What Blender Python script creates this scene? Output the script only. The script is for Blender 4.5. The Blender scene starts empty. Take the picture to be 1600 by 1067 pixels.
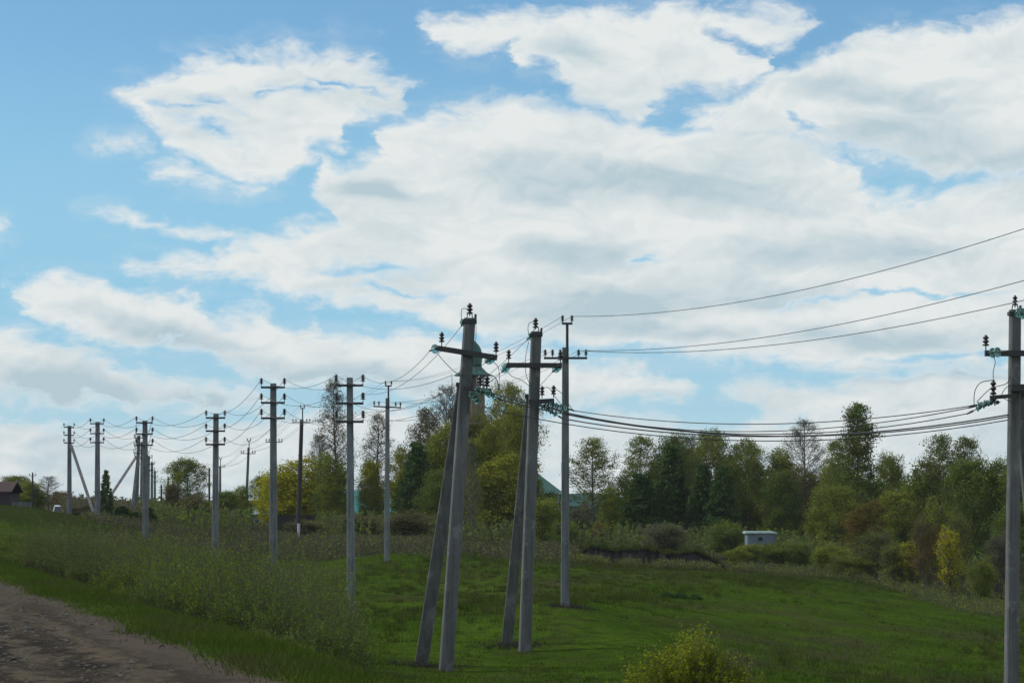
import bpy, bmesh, math, random
import numpy as np
from mathutils import Vector, Matrix
R = math.radians
random.seed(7); rng = np.random.default_rng(7)
scene = bpy.context.scene
COL = scene.collection
F = 3600.0                                   # focal length in pixels of a 1600-wide frame
HOR = 780.0                                  # row of the horizon in that frame
# ------------------------------------------------------------------ camera
cam_d = bpy.data.cameras.new('camera'); cam = bpy.data.objects.new('camera', cam_d); COL.objects.link(cam)
cam.location = (0, 0, 0); cam.rotation_euler = (R(90), 0, 0)
cam_d.sensor_width = 36; cam_d.lens = 36 * F / 1600
cam_d.shift_y = (HOR - 533.5) / 1600
cam_d.clip_start = 0.5; cam_d.clip_end = 9000
scene.camera = cam
scene.view_settings.view_transform = 'Standard'; scene.view_settings.look = 'None'
scene.view_settings.exposure = 0.0; scene.view_settings.gamma = 1.0
scene.view_settings.use_curve_mapping = False
SUN_EL, SUN_AZ = 42.0, -85.0                  # azimuth from +Y, clockwise positive: sun to the left, a little ahead
# ------------------------------------------------------------------ node helpers
class NT:
    def __init__(s, tree): s.t = tree; s.n = tree.nodes; s.l = tree.links
    def node(s, typ, **kw):
        n = s.n.new(typ)
        for k, v in kw.items(): setattr(n, k, v)
        return n
    def put(s, sock, v):
        if isinstance(v, bpy.types.NodeSocket): s.l.new(v, sock)
        elif v is not None: sock.default_value = v
    def math(s, op, a, b=None, c=None, clamp=False):
        n = s.node('ShaderNodeMath', operation=op, use_clamp=clamp)
        s.put(n.inputs[0], a); s.put(n.inputs[1], b); s.put(n.inputs[2], c)
        return n.outputs[0]
    def vmath(s, op, a, b=None, c=None, out=0):
        n = s.node('ShaderNodeVectorMath', operation=op)
        s.put(n.inputs[0], a); s.put(n.inputs[1], b); s.put(n.inputs[2], c)
        return n.outputs[out]
    def noise(s, vec, scale, detail=3, rough=.55, dist=0.0, out='Fac', dim='2D'):
        n = s.node('ShaderNodeTexNoise', noise_dimensions=dim)
        s.put(n.inputs['Vector'], vec); n.inputs['Scale'].default_value = scale
        n.inputs['Detail'].default_value = detail; n.inputs['Roughness'].default_value = rough
        n.inputs['Distortion'].default_value = dist
        return n.outputs[out]
    def ramp(s, x, a, b, lo=0.0, hi=1.0, smooth=True):
        n = s.node('ShaderNodeMapRange', interpolation_type='SMOOTHSTEP' if smooth else 'LINEAR')
        s.put(n.inputs[0], x)
        for i, v in enumerate((a, b, lo, hi)): s.put(n.inputs[i + 1], v)
        return n.outputs[0]
    def mix(s, f, a, b, blend='MIX'):
        n = s.node('ShaderNodeMix', data_type='RGBA', blend_type=blend)
        s.put(n.inputs[0], f)
        s.put(n.inputs[6], tuple(a) + (1,) if isinstance(a, (tuple, list)) and len(a) == 3 else a)
        s.put(n.inputs[7], tuple(b) + (1,) if isinstance(b, (tuple, list)) and len(b) == 3 else b)
        return n.outputs[2]
# ------------------------------------------------------------------ world: sky and clouds
world = bpy.data.worlds.new('World'); scene.world = world; world.use_nodes = True
N = NT(world.node_tree); N.n.clear()
tc = N.node('ShaderNodeTexCoord').outputs['Generated']
sx = N.node('ShaderNodeSeparateXYZ'); N.l.new(tc, sx.inputs[0])
az = N.math('ARCTAN2', sx.outputs[0], sx.outputs[1])
el = N.math('ARCSINE', sx.outputs[2])
U = N.math('MULTIPLY_ADD', az, 36.0, 8.0)
V = N.math('MULTIPLY_ADD', el, -36.0, 7.8)
cb = N.node('ShaderNodeCombineXYZ'); N.put(cb.inputs[0], U); N.put(cb.inputs[1], V)
P0 = cb.outputs[0]
aniso = N.vmath('MULTIPLY', P0, (0.62, 1.25, 1))
w1 = N.vmath('SUBTRACT', N.noise(aniso, 0.75, 3, .55, out='Color'), (.5, .5, .5))
w2 = N.vmath('SUBTRACT', N.noise(aniso, 3.2, 4, .62, out='Color'), (.5, .5, .5))
P1 = N.vmath('MULTIPLY_ADD', w1, (1.3, 0.62, 0), P0)
P2 = N.vmath('MULTIPLY_ADD', w2, (0.50, 0.26, 0), P1)
def ell(vec, e, after=None):                  # distance to the rim of a tilted ellipse; «after» only orders the evaluation, so that the shader stack stays small
    if after is not None: vec = N.vmath('MULTIPLY_ADD', after, (1e-9, 1e-9, 1e-9), vec)
    m = N.node('ShaderNodeMapping', vector_type='TEXTURE'); N.put(m.inputs[0], vec)
    m.inputs['Location'].default_value = (e[0] / 100, e[1] / 100, 0)
    m.inputs['Scale'].default_value = (e[2] / 100, e[3] / 100, 1)
    m.inputs['Rotation'].default_value = (0, 0, R(e[4] if len(e) > 4 else 0))
    return N.vmath('LENGTH', m.outputs[0], out=1)
# each bank of cloud: the line of its top and the line of its base, as (azimuth, elevation) steps
CLOUDS = [
 ([(168,165),(185,148),(250,125),(310,98),(380,92),(440,82),(500,84),(560,86),(590,105),(620,120),(648,140),(657,160)],
  [(168,165),(200,182),(240,212),(270,235),(300,262),(350,285),(400,292),(430,284),(470,258),(500,240),(526,252),(540,215),(560,195),(600,190),(640,178),(657,160)]),
 ([(228,274),(255,264),(300,270),(350,282),(400,295)], [(228,275),(260,290),(310,298),(350,299),(400,297)]),
 ([(656,40),(690,32),(740,34),(800,32),(880,32),(940,28),(980,30),(1050,18),(1100,30),(1150,38),(1200,28),(1245,52)],
  [(656,42),(672,75),(690,92),(740,98),(790,92),(800,118),(830,112),(870,128),(900,155),(940,172),(985,183),(1010,180),(1020,160),(1060,145),(1120,150),(1185,128),(1190,95),(1220,80),(1245,54)]),
 ([(1060,192),(1100,165),(1150,150),(1200,130),(1250,110),(1300,100),(1330,78),(1380,58),(1450,60),(1520,48),(1600,45),(1800,40)],
  [(1060,193),(1100,215),(1200,240),(1260,250),(1290,242),(1330,252),(1380,275),(1420,284),(1480,280),(1540,285),(1600,300),(1800,300)]),
 ([(482,255),(520,264),(560,255),(585,240),(590,210),(620,195),(680,185),(740,172),(820,166),(880,172),(940,182),(1000,190),(1060,200),(1120,200),(1200,205),(1260,235),(1310,262),(1330,290),(1400,306),(1480,292),(1540,284),(1800,285)],
  [(482,257),(500,300),(530,328),(560,400),(600,430),(1800,430)]),
 ([(205,420),(260,405),(330,392),(400,375),(450,365),(500,352),(540,345),(600,340),(1800,340)],
  [(205,422),(260,438),(330,444),(400,452),(450,458),(500,470),(560,482),(620,492),(680,505),(740,530),(800,540),(1000,545),(1060,560),(1200,578),(1300,580),(1600,582),(1800,580)]),
 ([(20,450),(60,442),(110,440),(165,445),(200,462),(250,465),(288,470),(300,460),(315,480),(330,492),(370,488),(410,482),(435,492),(460,512),(488,520),(498,505),(510,522),(560,525),(620,525),(680,532),(760,545),(900,560),(1040,585),(1078,610)],
  [(20,455),(45,490),(60,515),(100,530),(150,540),(200,545),(240,545),(290,545),(340,560),(360,580),(400,590),(480,600),(560,610),(700,620),(800,625),(900,635),(1000,638),(1050,625),(1078,612)]),
 ([(-200,515),(0,520),(50,530),(100,545),(150,560),(200,574),(260,588),(330,600),(400,610),(450,645),(500,662)],
  [(-200,630),(0,622),(100,628),(200,632),(300,640),(400,640),(450,650),(500,665)]),
 ([(130,346),(200,348),(280,362),(350,368)], [(130,346),(200,357),(280,374),(350,369)]),
 ([(-200,340),(0,360),(18,370)], [(-200,400),(0,384),(18,374)]),
 ([(132,238),(180,235),(245,235)], [(132,239),(180,243),(245,236)]),
 ([(-200,640),(0,645),(50,650),(100,664),(180,674),(250,680),(350,660),(450,650),(600,640),(800,655),(900,650),(1000,660),(1100,665),(1160,655),(1200,640),(1280,650),(1400,640),(1800,640)],
  [(-200,860),(1800,860)]),
 ([(1115,606),(1160,602),(1230,600),(1300,606),(1330,592),(1400,582),(1500,577),(1800,570)], [(1115,608),(1160,622),(1200,645),(1250,665),(1800,670)]),
]
HOLES = [(362,172,30,7,10),(310,178,46,4,4),(345,212,44,8,22),(450,150,40,4,-20),(560,136,50,4,14),(500,146,36,6,8),(1180,88,36,8,28),(1255,210,22,7,30),
 (590,424,60,8,3),(640,455,60,6,4),(1000,404,28,6,0),(1480,558,130,7,-3),(120,658,130,8,4),(540,505,60,6,12),(1400,470,140,4,-4)]
SHADES = [(870,282,210,40,3),(1080,300,230,40,6),(1330,160,130,28,8),(1430,232,150,50,8),(1550,262,120,40,0),(895,90,75,20,8),
 (1000,472,190,46,-5),(1000,515,170,22,4),(900,400,120,26,0),(1290,395,240,34,0),(590,298,70,14,0),(120,605,180,26,8),(350,628,180,22,0),
 (500,585,230,20,4),(240,515,150,18,12),(1400,585,260,16,0),(1400,525,200,22,0),(1200,470,130,22,0)]
UU = N.math('MULTIPLY_ADD', U, .05, .1)
def curve(x, pts):                                  # height of a line over the azimuth
    n = N.node('ShaderNodeFloatCurve'); N.put(n.inputs['Value'], x)
    c = n.mapping.curves[0]; p = [((a + 200) / 2000, (b + 100) / 1000) for a, b in pts]
    while len(c.points) < len(p): c.points.new(.5, .5)
    for k, (a, b) in enumerate(p): c.points[k].location = (a, b)
    n.mapping.extend = 'HORIZONTAL'; n.mapping.update()
    return n.outputs[0]
sp2 = N.node('ShaderNodeSeparateXYZ'); N.put(sp2.inputs[0], P2)
dmin = None
U2 = N.math('MULTIPLY_ADD', sp2.outputs[0], .05, .1); V2 = N.math('MULTIPLY_ADD', sp2.outputs[1], .1, .1)
for top, base in CLOUDS:
    x0, x1 = top[0][0], top[-1][0]
    top = ([(x0 - 40, top[0][1] + 60)] if x0 > -150 else []) + top + ([(x1 + 40, top[-1][1] + 60)] if x1 < 1700 else [])
    base = ([(x0 - 40, base[0][1] - 60)] if x0 > -150 else []) + base + ([(x1 + 40, base[-1][1] - 60)] if x1 < 1700 else [])
    d = N.math('MAXIMUM', N.math('SUBTRACT', curve(U2, top), V2), N.math('SUBTRACT', V2, curve(U2, base)))
    dmin = d if dmin is None else N.math('SMOOTH_MIN', dmin, d, 0.008)
depth = dmin                                        # below zero inside; 0.1 is a hundred steps
dmin = N.math('MULTIPLY_ADD', dmin, 22.0, 1.0)
dmin = N.math('MAXIMUM', dmin, 0.0)
hd = dmin
first = True
for e in HOLES:
    d = ell(P2, e, hd); hd = d if first else N.math('MINIMUM', hd, d); first = False
sd = hd
first = True
for e in SHADES:
    d = N.ramp(ell(P1, e, sd), 1.45, 0.15); sd = d if first else N.math('MAXIMUM', sd, d); first = False
# clouds all round, outside the stretch described above
gen = N.noise(N.vmath('MULTIPLY', P0, (.06, .13, 1)), 1.0, 4, .6)
gen = N.ramp(gen, .40, .60, 1.6, .5)
inU = N.math('COMPARE', U, 8.0, 10.5); inV = N.math('COMPARE', V, 3.0, 6.0)
inside = N.math('MULTIPLY', inU, inV)
gen = N.math('MULTIPLY_ADD', inside, 2.0, gen)
dmin = N.math('MINIMUM', dmin, gen)
dmin = N.math('MAXIMUM', dmin, N.math('MULTIPLY_ADD', hd, -0.35, 1.22))
fine = N.noise(N.vmath('MULTIPLY', P1, (.8, 1.5, 1)), 2.2, 7, .60)
dfin = N.math('MULTIPLY_ADD', N.math('SUBTRACT', fine, .5), 1.25, dmin)
dens = N.ramp(dfin, 1.38, 0.48)
veil = N.ramp(dfin, 1.9, 0.9, 0.0, .22)
cirr = N.noise(N.vmath('MULTIPLY', P0, (.35, 1.6, 1)), 1.5, 5, .6)
veil = N.math('MULTIPLY', veil, N.ramp(cirr, .38, .66))
dens = N.math('MAXIMUM', dens, veil)
# billow relief: the same noise a little higher up is compared with the one here
pa = N.vmath('MULTIPLY', P1, (.8, 1.4, 1))
n0 = N.noise(pa, 1.3, 4, .58); n1 = N.noise(N.vmath('ADD', pa, (-.05, -.18, 0)), 1.3, 4, .58)
relief = N.math('MULTIPLY', N.math('SUBTRACT', n0, n1), 1.05)
sh = N.math('MULTIPLY', sd, N.ramp(dfin, 0.95, 0.55))
lowgrey = N.ramp(V, 5.0, 7.2, 0.0, .28)
broad = N.ramp(N.noise(N.vmath('MULTIPLY', P1, (.45, 1.1, 1)), .9, 3, .5), .42, .68, 0, .35)
shade = N.math('ADD', N.math('ADD', N.math('MULTIPLY', sh, .80), lowgrey), N.math('MULTIPLY', broad, N.ramp(dfin, 1.0, 0.6)))
shade = N.math('ADD', shade, relief, clamp=True)
K = 10.0                                     # background strength is 0.1
cloud = N.mix(shade, tuple(K * c for c in (.80, .835, .83)), tuple(K * c for c in (.47, .60, .66)))
sky = N.node('ShaderNodeTexSky', sky_type='NISHITA')
sky.sun_disc = False; sky.sun_elevation = R(SUN_EL); sky.sun_rotation = R(SUN_AZ)
sky.air_density = 1.0; sky.dust_density = 0.6; sky.ozone_density = 1.5
skyc = N.mix(1.0, sky.outputs[0], (.80, 1.15, 1.30), 'MULTIPLY')
skyc = N.mix(N.ramp(V, 0.5, 4.5, 0.0, .9), skyc, tuple(K * c for c in (.30, .59, .80)))
skyc = N.mix(N.ramp(V, 4.6, 7.6, 0.0, .9), skyc, tuple(K * c for c in (.46, .68, .77)))
col = N.mix(dens, skyc, cloud)
below = N.ramp(sx.outputs[2], -0.02, -0.002, 1.0, 0.0)
col = N.mix(below, col, tuple(K * c for c in (.06, .08, .05)))
bg = N.node('ShaderNodeBackground'); bg.inputs[1].default_value = 0.1
N.l.new(col, bg.inputs[0])
wo = N.node('ShaderNodeOutputWorld'); N.l.new(bg.outputs[0], wo.inputs[0])
world.cycles.sampling_method = 'MANUAL'; world.cycles.sample_map_resolution = 512
# ------------------------------------------------------------------ sun (the field lies under broken cloud: weak and soft)
sun_d = bpy.data.lights.new('sun', 'SUN'); sun_d.energy = 2.0; sun_d.angle = R(10); sun_d.color = (1.0, .96, .88)
sun = bpy.data.objects.new('sun', sun_d); COL.objects.link(sun)
_a, _e = R(SUN_AZ), R(SUN_EL)
_dir = Vector((math.sin(_a) * math.cos(_e), math.cos(_a) * math.cos(_e), math.sin(_e)))
sun.rotation_euler = _dir.to_track_quat('Z', 'Y').to_euler(); sun.location = _dir * 200
# ------------------------------------------------------------------ object helpers
def P(px, py, D): return Vector(((px - 800) / F * D, D, (HOR - py) / F * D))
def tagit(o, label=None, cat=None, group=None, kind=None):
    if label: o['label'] = label
    if cat: o['category'] = cat
    if group: o['group'] = group
    if kind: o['kind'] = kind
    return o
def empty(name, loc, label, cat, group=None, rz=0):
    o = bpy.data.objects.new(name, None); COL.objects.link(o)
    o.location = loc; o.rotation_euler = (0, 0, rz); o.empty_display_size = .2
    return tagit(o, label, cat, group)
class MB:
    """collects shapes, then links them as one mesh object"""
    def __init__(s, org=(0, 0, 0)): s.v = []; s.f = []; s.o = Vector(org); s.fm = []; s.cur = 0
    def _add(s, vs, fs):
        b = len(s.v); s.v += [tuple(Vector(v) - s.o) for v in vs]; s.f += [tuple(b + i for i in f) for f in fs]; s.fm += [s.cur] * len(fs)
    def rings(s, rings, caps=True):
        n = len(rings[0]); vs = [p for r in rings for p in r]; fs = []
        for i in range(len(rings) - 1):
            for j in range(n):
                a, b = i * n + j, i * n + (j + 1) % n
                fs.append((a, b, b + n, a + n))
        if caps: fs += [tuple(range(n))[::-1], tuple((len(rings) - 1) * n + i for i in range(n))]
        s._add(vs, fs)
    def tube(s, pts, r, n=6):
        pts = [Vector(p) for p in pts]
        rr = r if isinstance(r, (list, tuple)) else [r] * len(pts)
        rings = []
        for i, p in enumerate(pts):
            t = (pts[min(i + 1, len(pts) - 1)] - pts[max(i - 1, 0)]).normalized()
            u = t.cross(Vector((0, 0, 1)) if abs(t.z) < .9 else Vector((0, 1, 0))).normalized(); w = t.cross(u)
            rings.append([p + (u * math.cos(a) + w * math.sin(a)) * rr[i] for a in [2 * math.pi * k / n for k in range(n)]])
        s.rings(rings)
    def lathe(s, c, prof, n=12, axis=(0, 0, 1)):
        ax = Vector(axis).normalized(); u = ax.orthogonal().normalized(); w = ax.cross(u); c = Vector(c)
        s.rings([[c + ax * z + (u * math.cos(a) + w * math.sin(a)) * max(r, 1e-4) for a in [2 * math.pi * k / n for k in range(n)]] for r, z in prof])
    def box(s, c, sx, sy, sz, rz=0, tilt=0, bev=0.0):
        c = Vector(c); m = Matrix.Rotation(rz, 3, 'Z') @ Matrix.Rotation(tilt, 3, 'Y')
        hx, hy, hz = sx / 2, sy / 2, sz / 2; b = min(bev, hx * .9, hz * .9, hy * .9)
        if b <= 0:
            q = [(-hx, -hy), (hx, -hy), (hx, hy), (-hx, hy)]; lv = [(-hz, 0), (hz, 0)]
        else:
            q = [(-hx + b, -hy), (hx - b, -hy), (hx, -hy + b), (hx, hy - b), (hx - b, hy), (-hx + b, hy), (-hx, hy - b), (-hx, -hy + b)]
            lv = [(-hz, b), (-hz + b, 0), (hz - b, 0), (hz, b)]
        s.rings([[c + m @ Vector((x - math.copysign(ins, x), y - math.copysign(ins, y), z)) for x, y in q] for z, ins in lv])
    def shaft(s, a, b, wa, da, wb, db, yaw=0, ch=.03, n=6):
        """tapered concrete shaft with cut corners from a to b"""
        a, b = Vector(a), Vector(b); ca, sa = math.cos(yaw), math.sin(yaw); rings = []
        for i in range(n + 1):
            t = i / n; p = a.lerp(b, t); w = wa + (wb - wa) * t; d = da + (db - da) * t; hx, hy = w / 2, d / 2
            q = [(-hx + ch, -hy), (hx - ch, -hy), (hx, -hy + ch), (hx, hy - ch), (hx - ch, hy), (-hx + ch, hy), (-hx, hy - ch), (-hx, -hy + ch)]
            rings.append([p + Vector((x * ca - y * sa, x * sa + y * ca, 0)) for x, y in q])
        s.rings(rings)
    def quad(s, *p): s._add(p, [tuple(range(len(p)))])
    def build(s, name, mat, parent=None, loc=None, smooth=False):
        me = bpy.data.meshes.new(name); me.from_pydata(s.v, [], s.f); me.update()
        for m in (mat if isinstance(mat, (list, tuple)) else [mat]): me.materials.append(m)
        if any(s.fm): me.polygons.foreach_set('material_index', s.fm)
        if smooth: me.polygons.foreach_set('use_smooth', [True] * len(me.polygons))
        return link(name, me, parent, loc if loc is not None else s.o)
def link(name, me, parent=None, loc=(0, 0, 0)):
    o = bpy.data.objects.new(name, me); COL.objects.link(o)
    if parent: o.parent = parent; o.location = Vector(loc) - parent.location if parent.get('wparent', 1) else loc
    else: o.location = loc
    return o
def soup(name, V, nper, mat, mi=None, smooth=False):
    """numpy mesh: V is (faces*nper, 3) corners, every face of nper corners"""
    me = bpy.data.meshes.new(name); nv = len(V); nf = nv // nper
    me.vertices.add(nv); me.vertices.foreach_set('co', np.ascontiguousarray(V, dtype=np.float32).ravel())
    me.loops.add(nv); me.loops.foreach_set('vertex_index', np.arange(nv, dtype=np.int32))
    me.polygons.add(nf); me.polygons.foreach_set('loop_start', np.arange(0, nv, nper, dtype=np.int32))
    me.update(calc_edges=True)
    for m in (mat if isinstance(mat, (list, tuple)) else [mat]): me.materials.append(m)
    if mi is not None: me.polygons.foreach_set('material_index', np.asarray(mi, dtype=np.int32))
    return me
def copy_tree(o, parent=None):
    c = o.copy(); COL.objects.link(c)
    if parent: c.parent = parent
    for ch in list(o.children): copy_tree(ch, c)
    return c
# ------------------------------------------------------------------ materials
def mat(name, base, rough=.8, var=None, scale=2.0, bump=0.0, bscale=30, metal=0, spec=.5, stretch=(1, 1, 1), extra=None, obvar=0.0, detail=5):
    m = bpy.data.materials.new(name); m.use_nodes = True; n = NT(m.node_tree)
    b = n.n['Principled BSDF']; b.inputs['Roughness'].default_value = rough; b.inputs['Metallic'].default_value = metal
    b.inputs['Specular IOR Level'].default_value = spec
    co = n.node('ShaderNodeTexCoord').outputs['Object']
    st = n.vmath('MULTIPLY', co, stretch)
    c = n.mix(n.ramp(n.noise(st, scale, detail, .6, dim='3D'), .35, .65), base, var if var else tuple(x * .75 for x in base))
    if extra: c = extra(n, co, c)
    if obvar:
        oi = n.node('ShaderNodeObjectInfo').outputs['Random']
        hs = n.node('ShaderNodeHueSaturation'); n.put(hs.inputs['Color'], c); n.put(hs.inputs['Value'], n.ramp(oi, 0, 1, 1 - obvar, 1 + obvar)); c = hs.outputs[0]
    n.put(b.inputs['Base Color'], c)
    if bump:
        bp = n.node('ShaderNodeBump'); bp.inputs['Strength'].default_value = bump; bp.inputs['Distance'].default_value = .02
        n.put(bp.inputs['Height'], n.noise(st, bscale, 6, .65, dim='3D')); n.l.new(bp.outputs[0], b.inputs['Normal'])
    return m
def leafmat(name, c1, c2, c3=None, trans=.35, scale=.35, fine=3.0):
    m = bpy.data.materials.new(name); m.use_nodes = True; n = NT(m.node_tree); n.n.clear()
    g = n.node('ShaderNodeNewGeometry'); co = g.outputs['Position']
    c = n.mix(n.ramp(n.noise(co, scale, 3, .6, dim='3D'), .38, .62), c1, c2)
    if c3: c = n.mix(n.ramp(n.noise(n.vmath('ADD', co, (13, 7, 5)), scale * .6, 3, .6, dim='3D'), .50, .66), c, c3)
    rnd = g.outputs['Random Per Island']
    hs = n.node('ShaderNodeHueSaturation'); n.put(hs.inputs['Color'], c); n.put(hs.inputs['Value'], n.ramp(rnd, 0, 1, .75, 1.28, smooth=False))
    n.put(hs.inputs['Hue'], n.ramp(n.math('FRACT', n.math('MULTIPLY', rnd, 17.0)), 0, 1, .485, .515, smooth=False)); c = hs.outputs[0]
    d = n.node('ShaderNodeBsdfDiffuse'); n.put(d.inputs[0], c)
    t = n.node('ShaderNodeBsdfTranslucent'); n.put(t.inputs[0], n.mix(.3, c, (.10, .16, .02)))
    mx = n.node('ShaderNodeMixShader'); mx.inputs[0].default_value = trans; n.l.new(d.outputs[0], mx.inputs[1]); n.l.new(t.outputs[0], mx.inputs[2])
    o = n.node('ShaderNodeOutputMaterial'); n.l.new(mx.outputs[0], o.inputs[0])
    return m
def conc_extra(n, co, c):
    st = n.noise(n.vmath('MULTIPLY', co, (9, 9, .5)), 1.0, 5, .6, dim='3D')
    c = n.mix(n.ramp(st, .46, .66, 0, .75), c, (.085, .085, .08))
    c = n.mix(n.ramp(n.noise(n.vmath('MULTIPLY', co, (3, 3, 1.6)), 1.0, 6, .7, dim='3D'), .55, .62, 0, .5), c, (.27, .27, .26))
    return c
M_CONC = mat('concrete', (.20, .215, .215), .9, (.15, .158, .158), 1.2, .4, 40, extra=conc_extra, obvar=.12)
M_CONC2 = mat('weathered_concrete', (.170, .165, .155), .9, (.125, .120, .112), 1.5, .5, 35, extra=conc_extra)
M_CONC3 = mat('old_grey_concrete', (.165, .166, .158), .9, (.12, .12, .116), 1.2, .4, 40, extra=conc_extra)
M_STEEL = mat('dark_steel', (.035, .037, .042), .6, (.05, .045, .04), 6, .1)
M_PORC = mat('dark_porcelain', (.016, .013, .016), .3, (.028, .018, .016), 5)
M_WIRE = mat('wire_metal', (.13, .14, .15), .6, (.05, .052, .06), 3)
M_CABLE = mat('black_cable', (.02, .022, .025), .5, (.03, .03, .03), 3)
M_WOOD = mat('old_wood', (.045, .04, .036), .9, (.03, .026, .024), 2, .3, 20, stretch=(6, 6, .6))
M_WHITE = mat('white_paint', (.62, .64, .63), .6, (.45, .47, .46), 1.0)
def glassmat():
    m = bpy.data.materials.new('teal_glass'); m.use_nodes = True; b = m.node_tree.nodes['Principled BSDF']
    b.inputs['Base Color'].default_value = (.52, .88, .82, 1); b.inputs['Roughness'].default_value = .08
    b.inputs['Transmission Weight'].default_value = .8; b.inputs['IOR'].default_value = 1.45
    return m
M_GLASS = glassmat()
# ------------------------------------------------------------------ terrain
GP = [(697,1048,58.6),(820,1018,64.4),(1580,1082,54.2),(883,940,74),(549,965,82.6),(604,870,120),(200,836,150),(300,850,140),(450,847,150),(600,852,150),(750,856,150),
 (900,876,140),(1100,886,140),(1250,894,146),(1400,918,135),(1560,952,120),(1750,985,110),(1200,1000,76),(1400,1067,62),(1000,1067,55),(1250,930,104),(700,930,98),(500,1067,50),
 (900,850,200),(1200,862,200),(1500,882,200),(600,836,200),(300,822,200),(150,806,220),(0,791,150),(60,797,150),(110,808,148),(0,794,220),(-200,780,150),(0,860,104),(100,866,112),(200,872,112),
 (427,920,94),(337,915,111),(0,797,330),(300,806,330),(700,815,330),(1200,820,330),(1600,830,330),(2200,1000,110),(2200,850,330),(-600,780,330),(1000,1300,30),(1800,1500,25),(400,1300,32),(2600,1500,25)]
_c = np.array([[(a - 800) / F * d, d * .45] for a, b, d in GP]); _z = np.array([(HOR - b) / F * d for a, b, d in GP])
def _phi(r): return np.where(r > 1e-9, r * r * np.log(np.maximum(r, 1e-9)), 0)
_n = len(_c); _A = np.zeros((_n + 3, _n + 3))
_A[:_n, :_n] = _phi(np.linalg.norm(_c[:, None] - _c[None], axis=2)) + np.eye(_n) * 3.0
_A[:_n, _n] = 1; _A[:_n, _n + 1:] = _c; _A[_n, :_n] = 1; _A[_n + 1:, :_n] = _c.T
_w = np.linalg.solve(_A, np.concatenate([_z, np.zeros(3)]))
def sm(x, a, b): t = np.clip((x - a) / (b - a), 0, 1); return t * t * (3 - 2 * t)
def roadside(x, y): return (x + 2.8) * .953 + (y - 27.6) * .302    # metres to the right of the road's edge
def wav(x, y): return np.sin(x * .9 + 1.3 * np.sin(y * .31)) * np.cos(y * .45 + np.sin(x * .37)) * .6 + np.sin(x * 2.3 + y * 1.1) * .2 + np.sin(x * .21 - y * .13 + 2) * .8
def H(x, y):
    x = np.atleast_1d(np.asarray(x, float)); y = np.atleast_1d(np.asarray(y, float))
    yc = np.clip(y, 22, 340); xc = np.clip(x, -60, 60) * 1.0
    q = np.stack([xc, yc * .45], 1); z = np.zeros(len(q))
    for i in range(0, len(q), 20000):
        k = q[i:i + 20000]; z[i:i + 20000] = _phi(np.linalg.norm(k[:, None] - _c[None], axis=2)) @ _w[:_n] + _w[_n] + k @ _w[_n + 1:]
    z = np.clip(z, -9, 1.0)
    far = sm(y, 280, 420); z = z * (1 - far) + -3.6 * far
    z = z + wav(x, y) * .07 * (1 - sm(y, 150, 300))
    s = roadside(x, y)
    zr = -2.2 + 1.75 * sm(y, 84, 165)
    t = sm(s, .9, 6.5)
    out = zr * (1 - t) + np.minimum(z, np.where(y < 130, z, z)) * t
    out = np.where(s < 0, zr, out)
    far = sm(y, 280, 420)
    return out * (1 - far) + -3.6 * far
def h1(x, y): return float(H(x, y)[0])
def axis(lo, hi, mid0, mid1, step, grow):
    a = list(np.arange(mid0, mid1, step)); d = step
    while a[-1] < hi: d *= grow; a.append(a[-1] + d)
    d = step; b = [mid0]
    while b[-1] > lo: d *= grow; b.append(b[-1] - d)
    return np.array(b[:0:-1] + a)
gx = axis(-2600, 2600, -34, 34, .45, 1.12); gy = axis(-300, 6000, 24, 130, .45, 1.035)
XX, YY = np.meshgrid(gx, gy); zz = H(XX.ravel(), YY.ravel())
s_ = roadside(XX.ravel(), YY.ravel())
zz = zz + np.where((s_ < -.3) & (YY.ravel() < 130), .02 * np.sin(XX.ravel() * 3.1) - .06 * np.exp(-((s_ + 2.2) / .35) ** 2) - .05 * np.exp(-((s_ + 3.9) / .4) ** 2), 0)
nx, ny = len(gx), len(gy)
me = bpy.data.meshes.new('ground')
me.vertices.add(nx * ny); me.vertices.foreach_set('co', np.stack([XX.ravel(), YY.ravel(), zz], 1).astype(np.float32).ravel())
ii = (np.arange(ny - 1)[:, None] * nx + np.arange(nx - 1)[None]).ravel()
fi = np.stack([ii, ii + 1, ii + nx + 1, ii + nx], 1).astype(np.int32)
me.loops.add(fi.size); me.loops.foreach_set('vertex_index', fi.ravel()); me.polygons.add(len(fi))
me.polygons.foreach_set('loop_start', np.arange(0, fi.size, 4, dtype=np.int32)); me.update(calc_edges=True)
me.polygons.foreach_set('use_smooth', [True] * len(fi))
# ground material: road of packed gravel and clay, grass, bare and dry patches
gm = bpy.data.materials.new('field_and_gravel'); gm.use_nodes = True; n = NT(gm.node_tree); b = n.n['Principled BSDF']; b.inputs['Roughness'].default_value = .95; b.inputs['Specular IOR Level'].default_value = 0
co = n.node('ShaderNodeTexCoord').outputs['Object']
sp = n.node('ShaderNodeSeparateXYZ'); n.put(sp.inputs[0], co); X, Y = sp.outputs[0], sp.outputs[1]
S = n.math('ADD', n.math('MULTIPLY_ADD', X, .953, 2.8 * .953), n.math('MULTIPLY_ADD', Y, .302, -27.6 * .302))
nz = lambda sc, d=5, r=.6, v=co: n.noise(v, sc, d, r, dim='3D')
S = n.math('ADD', S, n.math('MULTIPLY', n.math('SUBTRACT', nz(.9), .5), 1.5))
grass = n.mix(n.ramp(nz(.35), .35, .65), (.046, .082, .009), (.068, .116, .012))
grass = n.mix(n.ramp(nz(2.2, 6), .45, .7, 0, .8), grass, (.030, .042, .010))
patch = nz(.12, 5, .65, n.vmath('MULTIPLY', co, (1, .6, 1)))
grass = n.mix(n.ramp(patch, .46, .64, 0, .75), grass, (.066, .058, .030))
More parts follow.
